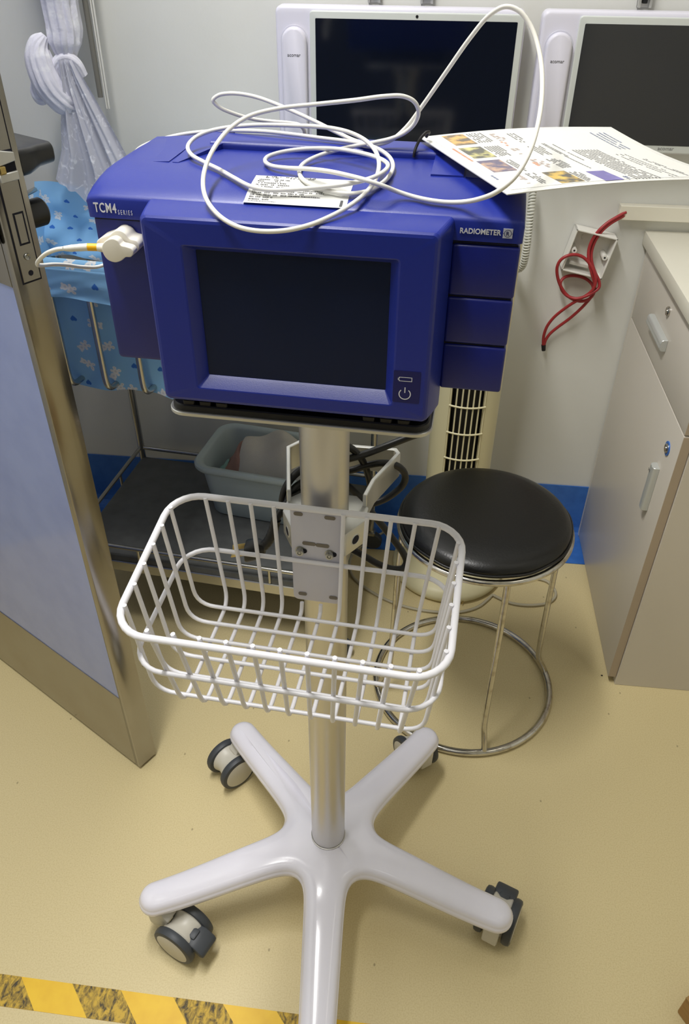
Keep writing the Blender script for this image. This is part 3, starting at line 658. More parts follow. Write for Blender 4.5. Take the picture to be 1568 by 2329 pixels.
# display bezel: bevelled frame, proud of the body
def zl(x0, x1, z0, z1, r, v, n=6): return [(x, v, z) for x, z in rrect(x0, x1, z0, z1, r, n)]
bez = loft([zl(.0515, .2888, -.1605, -.0005, .004, .006), zl(.0515, .2888, -.1605, -.0005, .004, .0), zl(.0530, .2858, -.1597, -.0012, .005, -.014), zl(.0552, .2822, -.1585, -.0022, .005, -.0272), zl(.0560, .2812, -.1580, -.0029, .005, -.0296), zl(.0575, .2796, -.1566, -.0044, .0045, -.0313), zl(.0598, .2775, -.1545, -.0066, .004, -.0320),
            zl(.0858, .2535, -.1445, -.0225, .003, -.0322), zl(.0872, .2520, -.1436, -.0234, .0025, -.0318), zl(.0932, .2468, -.1374, -.0278, .0012, -.0250), zl(.0945, .2455, -.1355, -.0290, .001, -.0225), zl(.0945, .2455, -.1355, -.0290, .001, -.016)], True, True)
bezel = mpart('display_bezel', bez, M['device'], None, 14)
mpart('screen', loft([zl(.0940, .2460, -.1360, -.0285, .001, -.019, 2), zl(.0940, .2460, -.1360, -.0285, .001, -.0222, 2)]), M['lcd'])
mpart('icon_panel', loft([zl(.2525, .2742, -.1402, -.1115, .0008, -.0315, 2), zl(.2525, .2742, -.1402, -.1115, .0008, -.03235, 2)]), M['icon_panel'])
# power and battery symbols
def ribbon(pts, wd, v, closed=False):
    P = [Vector((p[0], p[1])) for p in pts]; m_ = len(P); V = []; F = []
    for i in range(m_):
        a = P[(i-1) % m_] if (closed or i) else P[i]; b = P[(i+1) % m_] if (closed or i < m_-1) else P[i]
        d1 = (P[i]-a); d2 = (b-P[i]); d1 = d1.normalized() if d1.length > 0 else d2.normalized(); d2 = d2.normalized() if d2.length > 0 else d1
        n = Vector((-(d1+d2).y, (d1+d2).x)).normalized(); s = wd/2/max(.4, n.dot(Vector((-d1.y, d1.x))))
        for q in (n*s, -n*s): V.append((P[i].x+q.x, v, P[i].y+q.y))
    for i in range(m_ if closed else m_-1):
        j = (i+1) % m_; F.append((2*i, 2*i+1, 2*j+1, 2*j))
    return V, F
mpart('battery_symbol', ribbon([(.2572, -.1205), (.2672, -.1205), (.2672, -.1172), (.2572, -.1172), (.2572, -.1182), (.2563, -.1182), (.2563, -.1195), (.2572, -.1195)], .0005, -.0326, True), M['print'], None, 0)
pw = MB(); pc = (.2622, -.1322)
pw.add(*ribbon([(pc[0]+.0046*math.sin(R(a)), pc[1]+.0046*math.cos(R(a))) for a in range(38, 323, 8)], .0008, -.0326))
pw.add(*ribbon([(pc[0], pc[1]+.0012), (pc[0], pc[1]+.0062)], .0008, -.0326))
mpart('power_symbol', (pw.v, pw.f), M['print'], None, 0)
# three plug-in modules on the right
for z0, z1 in ((-.0602, -.0202), (-.1000, -.0618), (-.1418, -.1016)):
    mpart('module', rbox(.2885, .3392, .0008, .05, z0, z1, .0022, 3), M['device_mod'])
mpart('module_gap', rbox(.2872, .3375, .003, .05, -.1405, -.0195), M['gap'])
# lettering
def TM(u, v, z): return Matrix.Translation((u, v, z+BASE)) @ Matrix.Rotation(R(90), 4, 'X')
text('TCM4', .0102, M['print'], mon, TM(.0062, -.0004, -.0124), bold=.00016, sx=.66, space=1.12)
text('SERIES', .0050, M['print'], mon, TM(.0258, -.0004, -.0134), space=1.6, sx=.56)
text('RADIOMETER', .0054, M['print'], mon, TM(.2930, -.0004, -.0113), bold=.00012, sx=.92)
mpart('logo_tile', rbox(.3248, .3318, -.0004, .001, -.0132, -.0062), M['print_grey'])
lg = MB(); lc = (.3283, -.0097)
lg.add(*ribbon([(lc[0]+.0026*math.sin(R(a)), lc[1]+.0026*math.cos(R(a))) for a in range(0, 360, 15)], .00035, -.0006, True))
for s in (-1, 1): lg.add(*ribbon([(lc[0]+s*.0026, lc[1]), (lc[0]+s*.0034, lc[1])], .0004, -.0006))
mpart('logo', (lg.v, lg.f), M['icon_panel'], None, 0)
text('R', .0042, M['icon_panel'], mon, TM(.3269, -.0006, -.0112))

# rating label on the cover, following the slope
def cz(v): return float(np.interp(v, [p[0] for p in capp[3:10]], [p[1] for p in capp[3:10]]))
def lab(u, v, h=.0003): return (u, v, cz(v)+h)
lab_pts = lambda s, t: lab(.1275+.0795*s, .0012+.0425*t, .0003)
rl = mpart('rating_label', grid(12, 10, lab_pts), M['label'], None, 60)
rr = random.Random(11); tx = MB()
def dash(mb, u0, u1, v0, v1):
    v0 -= .003; v1 -= .003
    mb.add([lab(u0, v0, .0005), lab(u1, v0, .0005), lab(u1, v1, .0005), lab(u0, v1, .0005)], [(0, 1, 2, 3)])
rows = [(.0445, .133, .176, .5), (.0425, .133, .176, .5), (.0385, .132, .141, .8), (.0385, .144, .157, .8), (.0355, .1315, .1375, .8), (.0355, .144, .150, .8), (.0325, .1315, .155, .7), (.0295, .1315, .158, .8), (.0265, .134, .17, .7),
        (.023, .131, .137, .9), (.023, .140, .186, .7), (.0205, .131, .139, .9), (.0205, .146, .187, .7), (.0178, .131, .139, .9), (.0178, .141, .172, .7), (.015, .1305, .139, .9), (.015, .141, .185, .8), (.0122, .1305, .139, .9), (.0122, .141, .149, .8), (.0095, .1305, .139, .9), (.0095, .141, .149, .9), (.0068, .1305, .152, .9)]
for (v, u0, u1, f) in rows:
    u = u0
    while u < u1:
        l = rr.uniform(.0005, .0011)
        if rr.random() < f: dash(tx, u, min(u+l, u1), v, v+rr.uniform(.0012, .0017))
        u += l+rr.uniform(.0003, .0005)
tx2 = mshift((tx.v, tx.f)); mesh_obj('label_print', tx2[0], tx2[1], M['label_ink'], rl, 0)['kind'] = 'stuff'
fr_ = MB()
for (u0, u1, v0, v1) in ((.1905, .1955, .0335, .0338), (.1905, .1955, .0375, .0378), (.1905, .1908, .0335, .0378), (.1952, .1955, .0335, .0378), (.1928, .1933, .0348, .0368), (.1918, .1942, .0358, .0361), (.2015, .2035, .006, .014)): dash(fr_, u0, u1, v0, v1)
fr2 = mshift((fr_.v, fr_.f)); mesh_obj('label_frame', fr2[0], fr2[1], M['label_ink'], rl, 0)['kind'] = 'stuff'

# sensor holder on the left panel: a bumped white clip (device part)
def blob(pts, n=6): return [tuple(p) for p in catmull(pts, n, True)]
clip = blob([(.0089, -.0326), (.0122, -.0293), (.0214, -.0256), (.0258, -.0226), (.0304, -.0220), (.0346, -.0242), (.0372, -.0277), (.0428, -.0292), (.0448, -.0328), (.0429, -.0366), (.0391, -.0400), (.0341, -.0415), (.0290, -.0430), (.0201, -.0430), (.0125, -.0394), (.0095, -.0355)], 4)
mpart('sensor_holder', prism(clip, -.0125, .004, 'y', .0012), M['sensor_white'])

# ================================================================ sensor cable (lies on the monitor)
sc_ = empty('sensor_cable', (DEV_O.x, DEV_O.y, DEV_O.z), DEV_YAW)
tag(sc_, 'long white sensor cable looped loosely over the top of the blue monitor', 'cable')
SP = smooth_path([(-.0125, -.0255, -.0343)]+SENSOR_PATH[2:], 1)
mesh_obj('cable', *tube(catmull(SP, 6), .00175, 10), M['cable_white'], sc_, 80)
head = blob([(.0176, -.0336), (.0190, -.0299), (.0236, -.0262), (.0285, -.0250), (.0319, -.0265), (.0338, -.0296), (.0376, -.0304), (.0424, -.0320), (.0436, -.0350), (.0407, -.0386), (.0361, -.0392), (.0324, -.0420), (.0268, -.0439), (.0212, -.0424), (.0183, -.0385)], 4)
mesh_obj('sensor_head', *prism(head, -.0225, -.0140, 'y', .0012, 3), M['sensor_white'], sc_)
ax = [(0.0195, -.0178, -.0343), (.0125, -.0182, -.0342), (.0045, -.0195, -.0341), (-.0015, -.0215, -.0342), (-.007, -.024, -.0342)]
mesh_obj('head_neck', *tube([ax[0], ax[1]], [.0038, .0031], 14), M['sensor_white'], sc_)
mesh_obj('yellow_band', *tube([ax[1], ax[2]], .0029, 16), M['yellow_band'], sc_)
mesh_obj('strain_relief', *tube(catmull([ax[2], ax[3], ax[4], (-.0125, -.0255, -.0343)], 4), [.0029]*5+[.0027]*4+[.0025, .0023, .0021, .0019], 14), M['cable_white'], sc_)

# ================================================================ power cord hung on the cord holder
pc_ = empty('power_cord', (PX, PY+.06, .75))
tag(pc_, 'black power cord wound in loops behind the silver pole', 'cord')
def rel(path, o): return [tuple(Vector(p)-o.location) for p in path]
mesh_obj('cord', *tube(rel(catmull(smooth_path(POWER_PATH, 1), 6), pc_), .0044, 10), M['power_black'], pc_, 80)
pp = catmull(PLUG_PATH, 5)
nrr = [.0062-.0006*(i % 2) for i in range(len(pp))]
mesh_obj('strain_relief', *tube(rel(pp, pc_), [r_*(1 if i < len(pp)-6 else 1.05) for i, r_ in enumerate(nrr)], 12), M['power_black'], pc_, 30)
pe = Vector(PLUG_PATH[-1]); pd_ = (Vector(PLUG_PATH[-1])-Vector(PLUG_PATH[-2])).normalized(); pd_.z *= .4; pd_.normalize()
FP = frame(pe-pc_.location, pd_, Vector((0, 0, 1)))
plug = mesh_obj('plug', *xf(loft([[(x, y, z) for y, z in rrect(-w_, w_, -h_, h_, min(w_, h_)*.6, 3)] for x, w_, h_ in ((-.012, .007, .007), (-.004, .0115, .011), (.010, .0125, .012), (.0125, .0118, .0112))]), FP), M['power_black'], pc_)
for (y, z, tilt) in ((.005, .004, 25), (-.005, .004, -25), (0, -.0055, 90)):
    mm = FP @ Matrix.Translation((.012, y, z)) @ Matrix.Rotation(R(tilt), 4, 'X')
    mesh_obj('pin', *xf(rbox(0, .018, -.0032, .0032, -.0008, .0008, .0004), mm), M['brass'], plug)
# ================================================================ stool
st = empty('round_stool', (.145, 1.165, 0))
tag(st, 'round stool with black vinyl seat on a chrome wire frame beside the roll stand', 'stool')
seat_prof = [(0, .444), (.148, .443), (.1545, .437), (.1570, .4300), (.1575, .426), (.1545, .4215), (.150, .420), (0, .420)]
SU = .031
def seat_mesh():
    return lathe([(0, .4455+SU), (.05, .4455+SU), (.10, .445+SU), (.128, .4435+SU), (.142, .4405+SU), (.1505, .436+SU), (.1545, .4305+SU), (.1562, .425+SU), (.155, .4195+SU), (.1505, .4165+SU), (0, .4165+SU)], 72)
mesh_obj('seat', *seat_mesh(), M['vinyl_black'], st, 60)
mesh_obj('seam', *tube([((.1570+.0006*math.sin(9*a))*math.cos(a), (.1570+.0006*math.sin(9*a))*math.sin(a), .4235+SU+.0006*math.sin(13*a)) for a in [2*math.pi*k/96 for k in range(96)]], .0028, 8, True), M['vinyl_black'], st, 60)
mesh_obj('seat_ring', *tube([(.1575*math.cos(2*math.pi*k/72), .1575*math.sin(2*math.pi*k/72), .4095+SU) for k in range(72)], .0062, 10, True), M['chrome'], st, 60)
mesh_obj('foot_ring', *tube([(.188*math.cos(2*math.pi*k/80), .188*math.sin(2*math.pi*k/80), .0085) for k in range(80)], .0072, 10, True), M['chrome'], st, 60)
for k in range(4):
    a = R(-77+90*k); c, s = math.cos(a), math.sin(a)
    p = [(.1545*c, .1545*s, .407+SU), (.157*c, .157*s, .37), (.163*c, .163*s, .085), (.166*c, .166*s, .058), (.180*c, .180*s, .028), (.187*c, .187*s, .011)]
    mesh_obj('leg', *tube(catmull(p, 6), .0060, 10), M['chrome'], st, 60)

# ================================================================ tower fan
fan = empty('tower_fan', (.112, 1.545, 0))
tag(fan, 'cream tower fan with dark louvred grille standing by the wall behind the stool', 'fan')
mesh_obj('base', *lathe([(0, .001), (.128, .001), (.138, .006), (.141, .014), (.138, .024), (.124, .034), (.085, .044), (.05, .05), (0, .05)], 56), M['fan'], fan, 60)
# column: rounded shell, open in front for the grille
def col_outline(n=24):
    pts = []
    for k in range(n+1):
        a = R(-58-244*k/n)   # from right front jamb round the back to left front jamb
        pts.append((.072*math.cos(R(-90)+0) if False else .073*math.sin(R(32+296*k/n))*1.0, -.066*math.cos(R(32+296*k/n))))
    return pts
co = col_outline()
inner = [(x*.86, y*.86) for x, y in co]
poly = co+inner[::-1]
mesh_obj('column', *prism(poly, .045, .86, 'z'), M['fan'], fan, 50)
mesh_obj('column_cap', *lathe([(0, .86), (.073, .86), (.07, .872), (.05, .878), (0, .88)], 40), M['fan'], fan, 50)
mesh_obj('interior', *lathe([(0, .05), (.05, .05), (.05, .858), (0, .858)], 32), M['fan_dark'], fan, 60)
GX = .0385
for k in range(7):
    x = -GX+.002+k*(2*GX-.004)/6
    y = -.0665+.010*(x/GX)**2
    mesh_obj('louvre', *rbox(x-.0016, x+.0016, y-.001, y+.005, .08, .84, .0006, 1), M['fan_rib'], fan)
for k in range(12):
    z = .0455+.0663*k+.065
    arc = [(-GX+2*GX*t/10, -.0685+.010*((t-5)/5)**2, z-.004*(1-((t-5)/5)**2)*0) for t in range(11)]
    if z < .84: mesh_obj('grille_rib', *tube(arc, .0023, 6), M['fan_rib'], fan, 60)
# fan cord and its loose plug
fcd = empty('fan_cord', (.1, 1.42, 0)); tag(fcd, 'thin grey cord curling over the floor round the cream fan base', 'cord')
def rel2(path, o): return [tuple(Vector(p)-o.location) for p in path]
mesh_obj('cord', *tube(rel2(catmull([(p[0], p[1], .0045) for p in FAN_CORD], 6), fcd), .0035, 8), M['grey_cord'], fcd, 80)
fpg = empty('flex_plug', (FAN_PLUG[-1][0], FAN_PLUG[-1][1], 0)); tag(fpg, 'grey two-pin plug lying on the floor under the stool', 'plug')
fp = [Vector(p) for p in FAN_PLUG]
mesh_obj('flex', *tube(rel2(catmull([fp[0]+Vector((.01, .03, 0)), fp[0], fp[1]], 5), fpg), .003, 8), M['grey_cord'], fpg, 80)
gp = mesh_obj('plug_body', *tube(rel2([fp[1], fp[1].lerp(fp[2], .5), fp[2], fp[2].lerp(fp[3], .8), fp[3]], fpg), [.0045, .0055, .0075, .010, .0095], 10), mat('grey_plug', srgb(140, 136, 122), .5), fpg, 50)
dd = (fp[3]-fp[2]).normalized(); sd_ = dd.cross(Vector((0, 0, 1))).normalized()
for s in (-1, 1):
    b0 = fp[3]+sd_*.0045*s; mesh_obj('pin', *tube(rel2([b0, b0+dd*.016], fpg), .0016, 6), M['brass'], fpg)

# ================================================================ cabinet and counter on the right
CX0 = .480
cabn = empty('base_cabinet', (CX0, 1.2, 0))
tag(cabn, 'warm white base cabinet with a drawer over a door, standing against the wall', 'cabinet')
def cb_(d_): return [(p[0]-CX0, p[1]-1.2, p[2]) for p in d_[0]], d_[1]
cpart = lambda name, d_, m, par=None: mesh_obj(name, *cb_(d_), m, par or cabn)
cpart('carcass', rbox(CX0+.001, 1.05, 1.215, WY-.006, .05, .792), M['cab'])
cpart('end_panel', rbox(CX0-.0005, 1.05, 1.196, 1.2145, .0, .792, .0008, 1), M['cab'])
cpart('toe_gap_shade', rbox(CX0+.004, CX0+.02, 1.215, WY-.036, .0, .05), M['dark_gap'])  # dark strip colours in the shade of the gap beneath the door
cpart('wall_stile', rbox(.463, CX0, 1.698, WY-.0055, .012, .792, .0008, 1), M['cab'])
drw = cpart('drawer', rbox(.462, CX0-.001, 1.2005, 1.6955, .6375, .7885, .0012, 2), M['cab'])
dor = cpart('door', rbox(.462, CX0-.001, 1.2005, 1.6955, .019, .6350, .0012, 2), M['cab'])
cpart('drawer_edging', rbox(.4628, CX0-.0015, 1.1998, 1.2008, .639, .787), M['cab_edge'], drw)
cpart('door_edging', rbox(.4628, CX0-.0015, 1.1998, 1.2008, .0205, .6335), M['cab_edge'], dor)
hprof = [(.462, -.0115), (.4545, -.0115), (.4505, -.0095), (.4485, -.004), (.4495, .0), (.4485, .004), (.4505, .0095), (.4545, .0115), (.462, .0115)]
cpart('handle', [(lambda d_: ([(p[0], p[1], p[2]+.702) for p in d_[0]], d_[1]))(prism(hprof, 1.412, 1.536, 'y', .0008, 1))][0], M['handle_alu'], drw)
dh = prism([(x, q+1.274) for x, q in hprof], .428, .526, 'z', .0008, 1)
dhand = cpart('handle', dh, M['handle_alu'], dor)
for par, yy, zz, extra in ((drw, 1.455, .753, False), (dor, 1.256, .576, True)):
    l_ = cpart('lock', lathe([(0, -.004), (.0035, -.004), (.004, -.0025), (.0075, -.0035), (.0092, -.002), (.0095, .002)], 24, 'x', (.461, yy, zz)), M['chrome'], par)
    if extra: cpart('lock_ring', lathe([(.0095, -.001), (.0135, -.001), (.0135, .001), (.0095, .001)], 24, 'x', (.4612, yy, zz)), M['blue_vinyl'], par)
tmv = Matrix(((0, 0, -1, .4484-CX0), (-1, 0, 0, 1.2835-1.2), (0, 1, 0, .509), (0, 0, 0, 1)))
text('VT', .0085, M['ink'], dor, tmv)
ct = mesh_obj('countertop', *rbox(.452, 1.06, 1.186, WY-.001, .7925, .82, .0015, 2), M['counter'])
tag(ct, 'cream laminate countertop on the warm white cabinet', 'countertop')

# ================================================================ wall wiring
tk = mesh_obj('cable_trunking', *rbox(.389, 1.2, 1.694, WY-.0005, .8445, .873, .001, 1), M['trunk'])
tag(tk, 'cream plastic cable trunking running along the wall above the counter', 'trunking')
wb = empty('wall_box', (.342, WY-.001, .776))
tag(wb, 'open white plastic wall box hanging askew beside the cabinet', 'junction box')
wb.rotation_euler = (0, R(11), 0)
S_ = .0445; dep = .036
mb = MB()
mb.add(*rbox(-S_, S_, -.003, 0, -S_, S_)); 
for (x0, x1, z0, z1) in ((-S_, S_, S_-.0035, S_), (-S_, S_, -S_, -S_+.0035), (-S_, -S_+.0035, -S_, S_), (S_-.0035, S_, -S_, S_)): mb.add(*rbox(x0, x1, -dep, 0, z0, z1, .0008, 1))
mb.build('box_shell', M['box_pl'], wb)
for s in (-1, 1):
    mesh_obj('screw_post', *lathe([(.0022, .034), (.0055, .034), (.0062, .002), (.0062, 0)], 16, 'y', (s*.033, -.001, .001)), M['box_pl'], wb)
    mesh_obj('post_hole', *lathe([(0, .0335), (.0025, .0335)], 12, 'y', (s*.033, -.001, .001)), M['tape_black'], wb)
    mesh_obj('post_rib', *rbox(s*.037-.004, s*.037+.004, -.03, 0, -.001, .003), M['box_pl'], wb)
for (x, z, a) in ((-.018, .022, 60), (.02, .026, 30), (-.02, -.012, 20), (.022, -.018, 110), (0, -.02, 0)):
    d_ = xf(prism(rrect(-.006, .006, -.0025, .0025, .0024, 3), -.0042, -.003, 'y'), Matrix.Translation((x, 0, z)) @ Matrix.Rotation(R(a), 4, 'Y')); mesh_obj('knockout', *d_, M['box_pl'], wb)
mesh_obj('lower_bridge', *rbox(-.03, .012, -.02, -.003, -.033, -.026, .001, 1), M['box_pl'], wb)
rc = empty('red_wires', (.33, WY-.03, .76)); tag(rc, 'pair of red wires knotted in a loop out of the white wall box', 'wire')
for pth in (RED_A, RED_B): mesh_obj('wire', *tube(rel2(catmull(smooth_path(pth, 1), 5), rc), .0034, 9), M['red'], rc, 80)
mesh_obj('tape_end', *tube(rel2(RED_TIP, rc), [.0052, .0045], 10), M['tape_black'], rc)
# coiled handset cord hanging below the left terminal
hc = empty('coiled_cord', (.205, WY-.04, .74)); tag(hc, 'pale coiled telephone cord hanging on the wall right of the blue monitor', 'cord')
cp = catmull(COIL_PATH, 40); L_ = [0]
for a, b in zip(cp, cp[1:]): L_.append(L_[-1]+float(np.linalg.norm(b-a)))
hel = []; turns = 34; n_ = turns*12
for i in range(n_+1):
    t = L_[-1]*i/n_; j = int(np.searchsorted(L_, t)); j = min(max(j, 1), len(cp)-1)
    f = (t-L_[j-1])/max(1e-9, L_[j]-L_[j-1]); p = cp[j-1]*(1-f)+cp[j]*f; tn = cp[j]-cp[j-1]; tn = tn/np.linalg.norm(tn)
    a_ = np.cross(tn, (0, 1, 0)); a_ /= np.linalg.norm(a_); b_ = np.cross(tn, a_); ph = 2*math.pi*turns*i/n_
    hel.append(p+(a_*math.cos(ph)+b_*math.sin(ph))*.0062)
mesh_obj('coil', *tube(rel2(hel, hc), .0020, 6), mat('coil_white', srgb(216, 216, 206), .45), hc, 80)

# ================================================================ wall terminals
def terminal(x0, label, dz=0.0):
    t = empty('bedside_terminal', (x0, WY, .9785-dz)); tag(t, label, 'terminal', None)
    H_ = .2295+dz; Wd = .452
    def P(poly, y0, y1, bev, seg=3): return prism(poly, y0, y1, 'y', bev, seg)
    mesh_obj('shell', *P(rrect(0, Wd, 0, H_, .012, 5), -.05, -.012, .006), M['tv_shell'], t)
    mesh_obj('back_box', *rbox(.06, Wd-.06, -.013, -.001, .03, H_-.03), M['tv_shell'], t)
    mesh_obj('handset', *P(rrect(.0115, .058, .012, .197+dz, .023, 8), -.062, -.04, .006), M['tv_shell'], t)
    mesh_obj('cradle_gap', *P(rrect(.009, .0605, .008, .2+dz, .0255, 8), -.0506, -.045, .0005, 1), M['plate_white'], t)
    mesh_obj('bezel', *P(rrect(.064, Wd-.003, .003, H_-.007, .006, 4), -.056, -.045, .002), M['tv_bezel'], t)
    mesh_obj('screen', *P(rrect(.0745, Wd-.0145, .0165, H_-.0185, .0015, 2), -.0566, -.05, .0004, 1), M['screen'], t)
    mesh_obj('camera_eye', *lathe([(0, .0008), (.0022, .0008), (.0026, 0)], 16, 'y', (.2585, -.056, H_-.0132)), M['black_pl'], t)
    B2 = Matrix.Translation((.0348, -.0622, .150+dz)) @ Matrix.Rotation(R(90), 4, 'X')
    text('acomar', .0082, M['ink'], t, B2, align='CENTER', sx=1.0)
    B3 = Matrix.Translation((.262, -.0562, .0088)) @ Matrix.Rotation(R(90), 4, 'X')
    text('acomar', .0095, M['ink_soft'], t, B3, align='CENTER', sx=1.05)
    return t
terminal(-.3025, 'wall terminal with white handset and dark screen directly above the blue monitor', .013)
terminal(.178, 'wall terminal cut off by the right edge, its grey screen above the cabinet')
for i, (x, lb) in enumerate(((-.125, 'small metal rail clip on the wall, leftmost above the left terminal'), (-.029, 'small metal rail clip on the wall, right one above the left terminal'), (.357, 'small metal rail clip on the wall above the right terminal'))):
    k = empty('rail_clip', (x, WY, 1.225)); tag(k, lb, 'clip', 'rail clips above the terminals')
    mb = MB(); mb.add(*rbox(-.0115, -.0075, -.014, 0, -.014, .05)); mb.add(*rbox(.0075, .0115, -.014, 0, -.014, .05)); mb.add(*rbox(-.0115, .0115, -.003, 0, -.014, .05)); mb.build('channel', M['silver'], k)
    mesh_obj('insert', *rbox(-.0045, .0045, -.009, -.002, -.008, .05, .001, 1), M['black_pl'], k)

# laminated instruction sheet tied to the handle
SA, SB, SCn = dev(.2475, .148, .0205), dev(.416, .218, .0215), dev(.324, -.006, .0188)
se1 = (SB-SA); se2 = (SCn-SA); l1, l2 = se1.length, se2.length; se1.normalize(); se2.normalize(); snz = se2.cross(se1).normalized()
sh = empty('laminated_sheet', SA); tag(sh, 'laminated white instruction sheet lying off the right rear corner of the blue monitor', 'sheet')
def spt(a, b, h): 
    bend = -.004*math.sin(math.pi*b)*a+.003*math.sin(math.pi*a)
    return tuple(se1*(a*l1)+se2*(b*l2)+snz*(h+bend))
def slab(a0, a1, b0, b1, h0, h1, na=10, nb=10, rc_=0.0):
    V = []; F = []
    for h in (h0, h1):
        for j in range(nb+1):
            for i in range(na+1): V.append(spt(a0+(a1-a0)*i/na, b0+(b1-b0)*j/nb, h))
    n_ = (na+1)*(nb+1)
    for j in range(nb):
        for i in range(na):
            q = (j*(na+1)+i, j*(na+1)+i+1, (j+1)*(na+1)+i+1, (j+1)*(na+1)+i); F.append(tuple(x+n_ for x in q)[::-1]); F.append(q)
    rim = [i for i in range(na+1)]+[(j)*(na+1)+na for j in range(1, nb+1)]+[nb*(na+1)+i for i in range(na-1, -1, -1)]+[j*(na+1) for j in range(nb-1, 0, -1)]
    for a_, b_ in zip(rim, rim[1:]+rim[:1]): F.append((a_, b_, b_+n_, a_+n_))
    return V, F
mesh_obj('film', *slab(0, 1, 0, 1, 0, .0007), M['laminate_film'], sh, 30)
mesh_obj('page', *slab(.035, .965, .045, .955, .00072, .0009), M['page'], sh, 30)
def photo(a0, a1, b0, b1, c1, c2):
    mesh_obj('photo_print', *slab(a0, a1, b0, b1, .00092, .00102, 3, 3), mat('photo_ink', c1, .3, noise=(90, c2, .45, .62), coat=.4), sh, 30)
photo(.095, .2, .035, .225, srgb(96, 82, 66), srgb(226, 176, 92))
photo(.085, .19, .275, .465, srgb(74, 74, 66), srgb(214, 206, 132))
photo(.075, .18, .51, .70, srgb(86, 78, 112), srgb(196, 160, 132))
photo(.255, .355, .765, .945, srgb(70, 66, 58), srgb(226, 186, 70))
photo(.435, .515, .80, .965, srgb(92, 82, 160), srgb(112, 104, 182))
def prints(blocks, m, name, seed):
    rr = random.Random(seed); mb = MB()
    for (a0, a1, b0, b1, nrow, dens, wd) in blocks:
        for k in range(nrow):
            a = a0+(a1-a0)*(k+.5)/nrow; b = b0; end = b1 if k < nrow-1 else b0+(b1-b0)*rr.uniform(.4, .95)
            while b < end:
                l = rr.uniform(.008, .022)
                if rr.random() < dens: mb.add([spt(a-wd/2, b, .00105), spt(a+wd/2, b, .00105), spt(a+wd/2, min(b+l, end), .00105), spt(a-wd/2, min(b+l, end), .00105)], [(0, 1, 2, 3)])
                b += l+rr.uniform(.003, .007)
    mb.build(name, m, sh, 0)['kind'] = 'stuff'
prints([(.21, .29, .04, .21, 6, .9, .007), (.2, .275, .285, .46, 6, .9, .007), (.19, .225, .53, .74, 3, .9, .007), (.395, .44, .09, .255, 3, .85, .007), (.39, .46, .33, .49, 5, .9, .007), (.37, .43, .56, .72, 5, .9, .007), (.18, .225, .76, .92, 4, .9, .007), (.36, .405, .79, .95, 4, .9, .007),
        (.48, .50, .29, .75, 2, .9, .006), (.525, .535, .29, .68, 1, .9, .006), (.565, .70, .42, .965, 9, .92, .007), (.735, .80, .5, .95, 3, .85, .006), (.82, .845, .59, .95, 2, .85, .006)], M['ink_soft'], 'body_print', 5)
prints([(.815, .91, .11, .4, 4, .95, .009), (.04, .052, .74, .89, 1, 1, .009), (.535, .555, .91, .97, 2, 1, .007)], mat('slate_ink', srgb(112, 122, 150), .5), 'heading_print', 6)
prints([(.055, .067, .27, .68, 1, 1, .01), (.31, .33, .22, .3, 2, .8, .01), (.29, .31, .6, .66, 2, .8, .01)], mat('orange_ink', srgb(226, 152, 120), .5), 'title_print', 7)
prints([(.315, .36, .06, .2, 3, .5, .012), (.3, .34, .35, .45, 2, .5, .014), (.3, .35, .55, .7, 3, .45, .012), (.13, .17, .74, .9, 3, .5, .014)], mat('sketch_ink', srgb(178, 164, 158), .5), 'sketch_print', 8)
# black string through the corner of the sheet, tied round the handle
ts = empty('tie_string', dev(.247, .13, .02)); tag(ts, 'short black string tying the laminated sheet to the monitor handle', 'string')
tp = [dev(.254, .137, .024), dev(.2565, .133, .0285), dev(.254, .128, .029), dev(.250, .1235, .025), dev(.2475, .1195, .020), dev(.2465, .1165, .0165), dev(.246, .1160, .012)]
mesh_obj('string', *tube([tuple(p-ts.location) for p in catmull(tp, 5) for p in [Vector(p)]], .0013, 7), M['tape_black'], ts, 80)

# ================================================================ crib trolley
CRY = R(-6.0)
crib = empty('bassinet_trolley', (-.742, 1.283, 0), CRY)
tag(crib, 'steel bassinet trolley lined with blue bear-print cotton standing by the wall', 'bassinet')
CW, CD, SZ = .615, .385, .20
RT = .0075
# shelf pan with lip and rail
mesh_obj('shelf', *rbox(.0, CW, .0, CD, SZ-.02, SZ, .003, 2), M['shelf'], crib)
mesh_obj('shelf_apron', *rbox(.0, CW, -.004, .004, SZ-.042, SZ-.014, .002, 1), M['crib_steel'], crib)
mesh_obj('shelf_apron', *rbox(-.004, .004, .0, CD, SZ-.042, SZ-.014, .002, 1), M['crib_steel'], crib)
for (p, q) in (((0, -.002), (CW, -.002)), ((0, CD), (CW, CD)), ((-.002, 0), (-.002, CD)), ((CW, 0), (CW, CD))):
    mesh_obj('guard_rail', *tube([(p[0], p[1], SZ+.028), (q[0], q[1], SZ+.028)], .005, 8), M['crib_steel'], crib, 60)
for (x, y) in [(.16, -.002), (.46, -.002), (-.002, .13), (-.002, .26)]:
    mesh_obj('rail_post', *tube([(x, y, SZ-.01), (x, y, SZ+.028)], .0035, 8), M['crib_steel'], crib, 60)
for (x, y) in ((.0, .0), (CW, .0), (.0, CD), (CW, CD)):
    mesh_obj('leg', *tube([(x, y, .055), (x, y, .63)], .0085, 10), M['crib_steel'], crib, 60)
    mesh_obj('wheel', *lathe([(0, -.009), (.022, -.009), (.0255, -.006), (.0255, .006), (.022, .009), (0, .009)], 20, 'y', (x+.004, y, .0257)), M['caster_dark'], crib)
    mesh_obj('wheel_fork', *rbox(x-.012, x+.012, y-.013, y+.013, .045, .058, .003, 1), M['crib_steel'], crib)
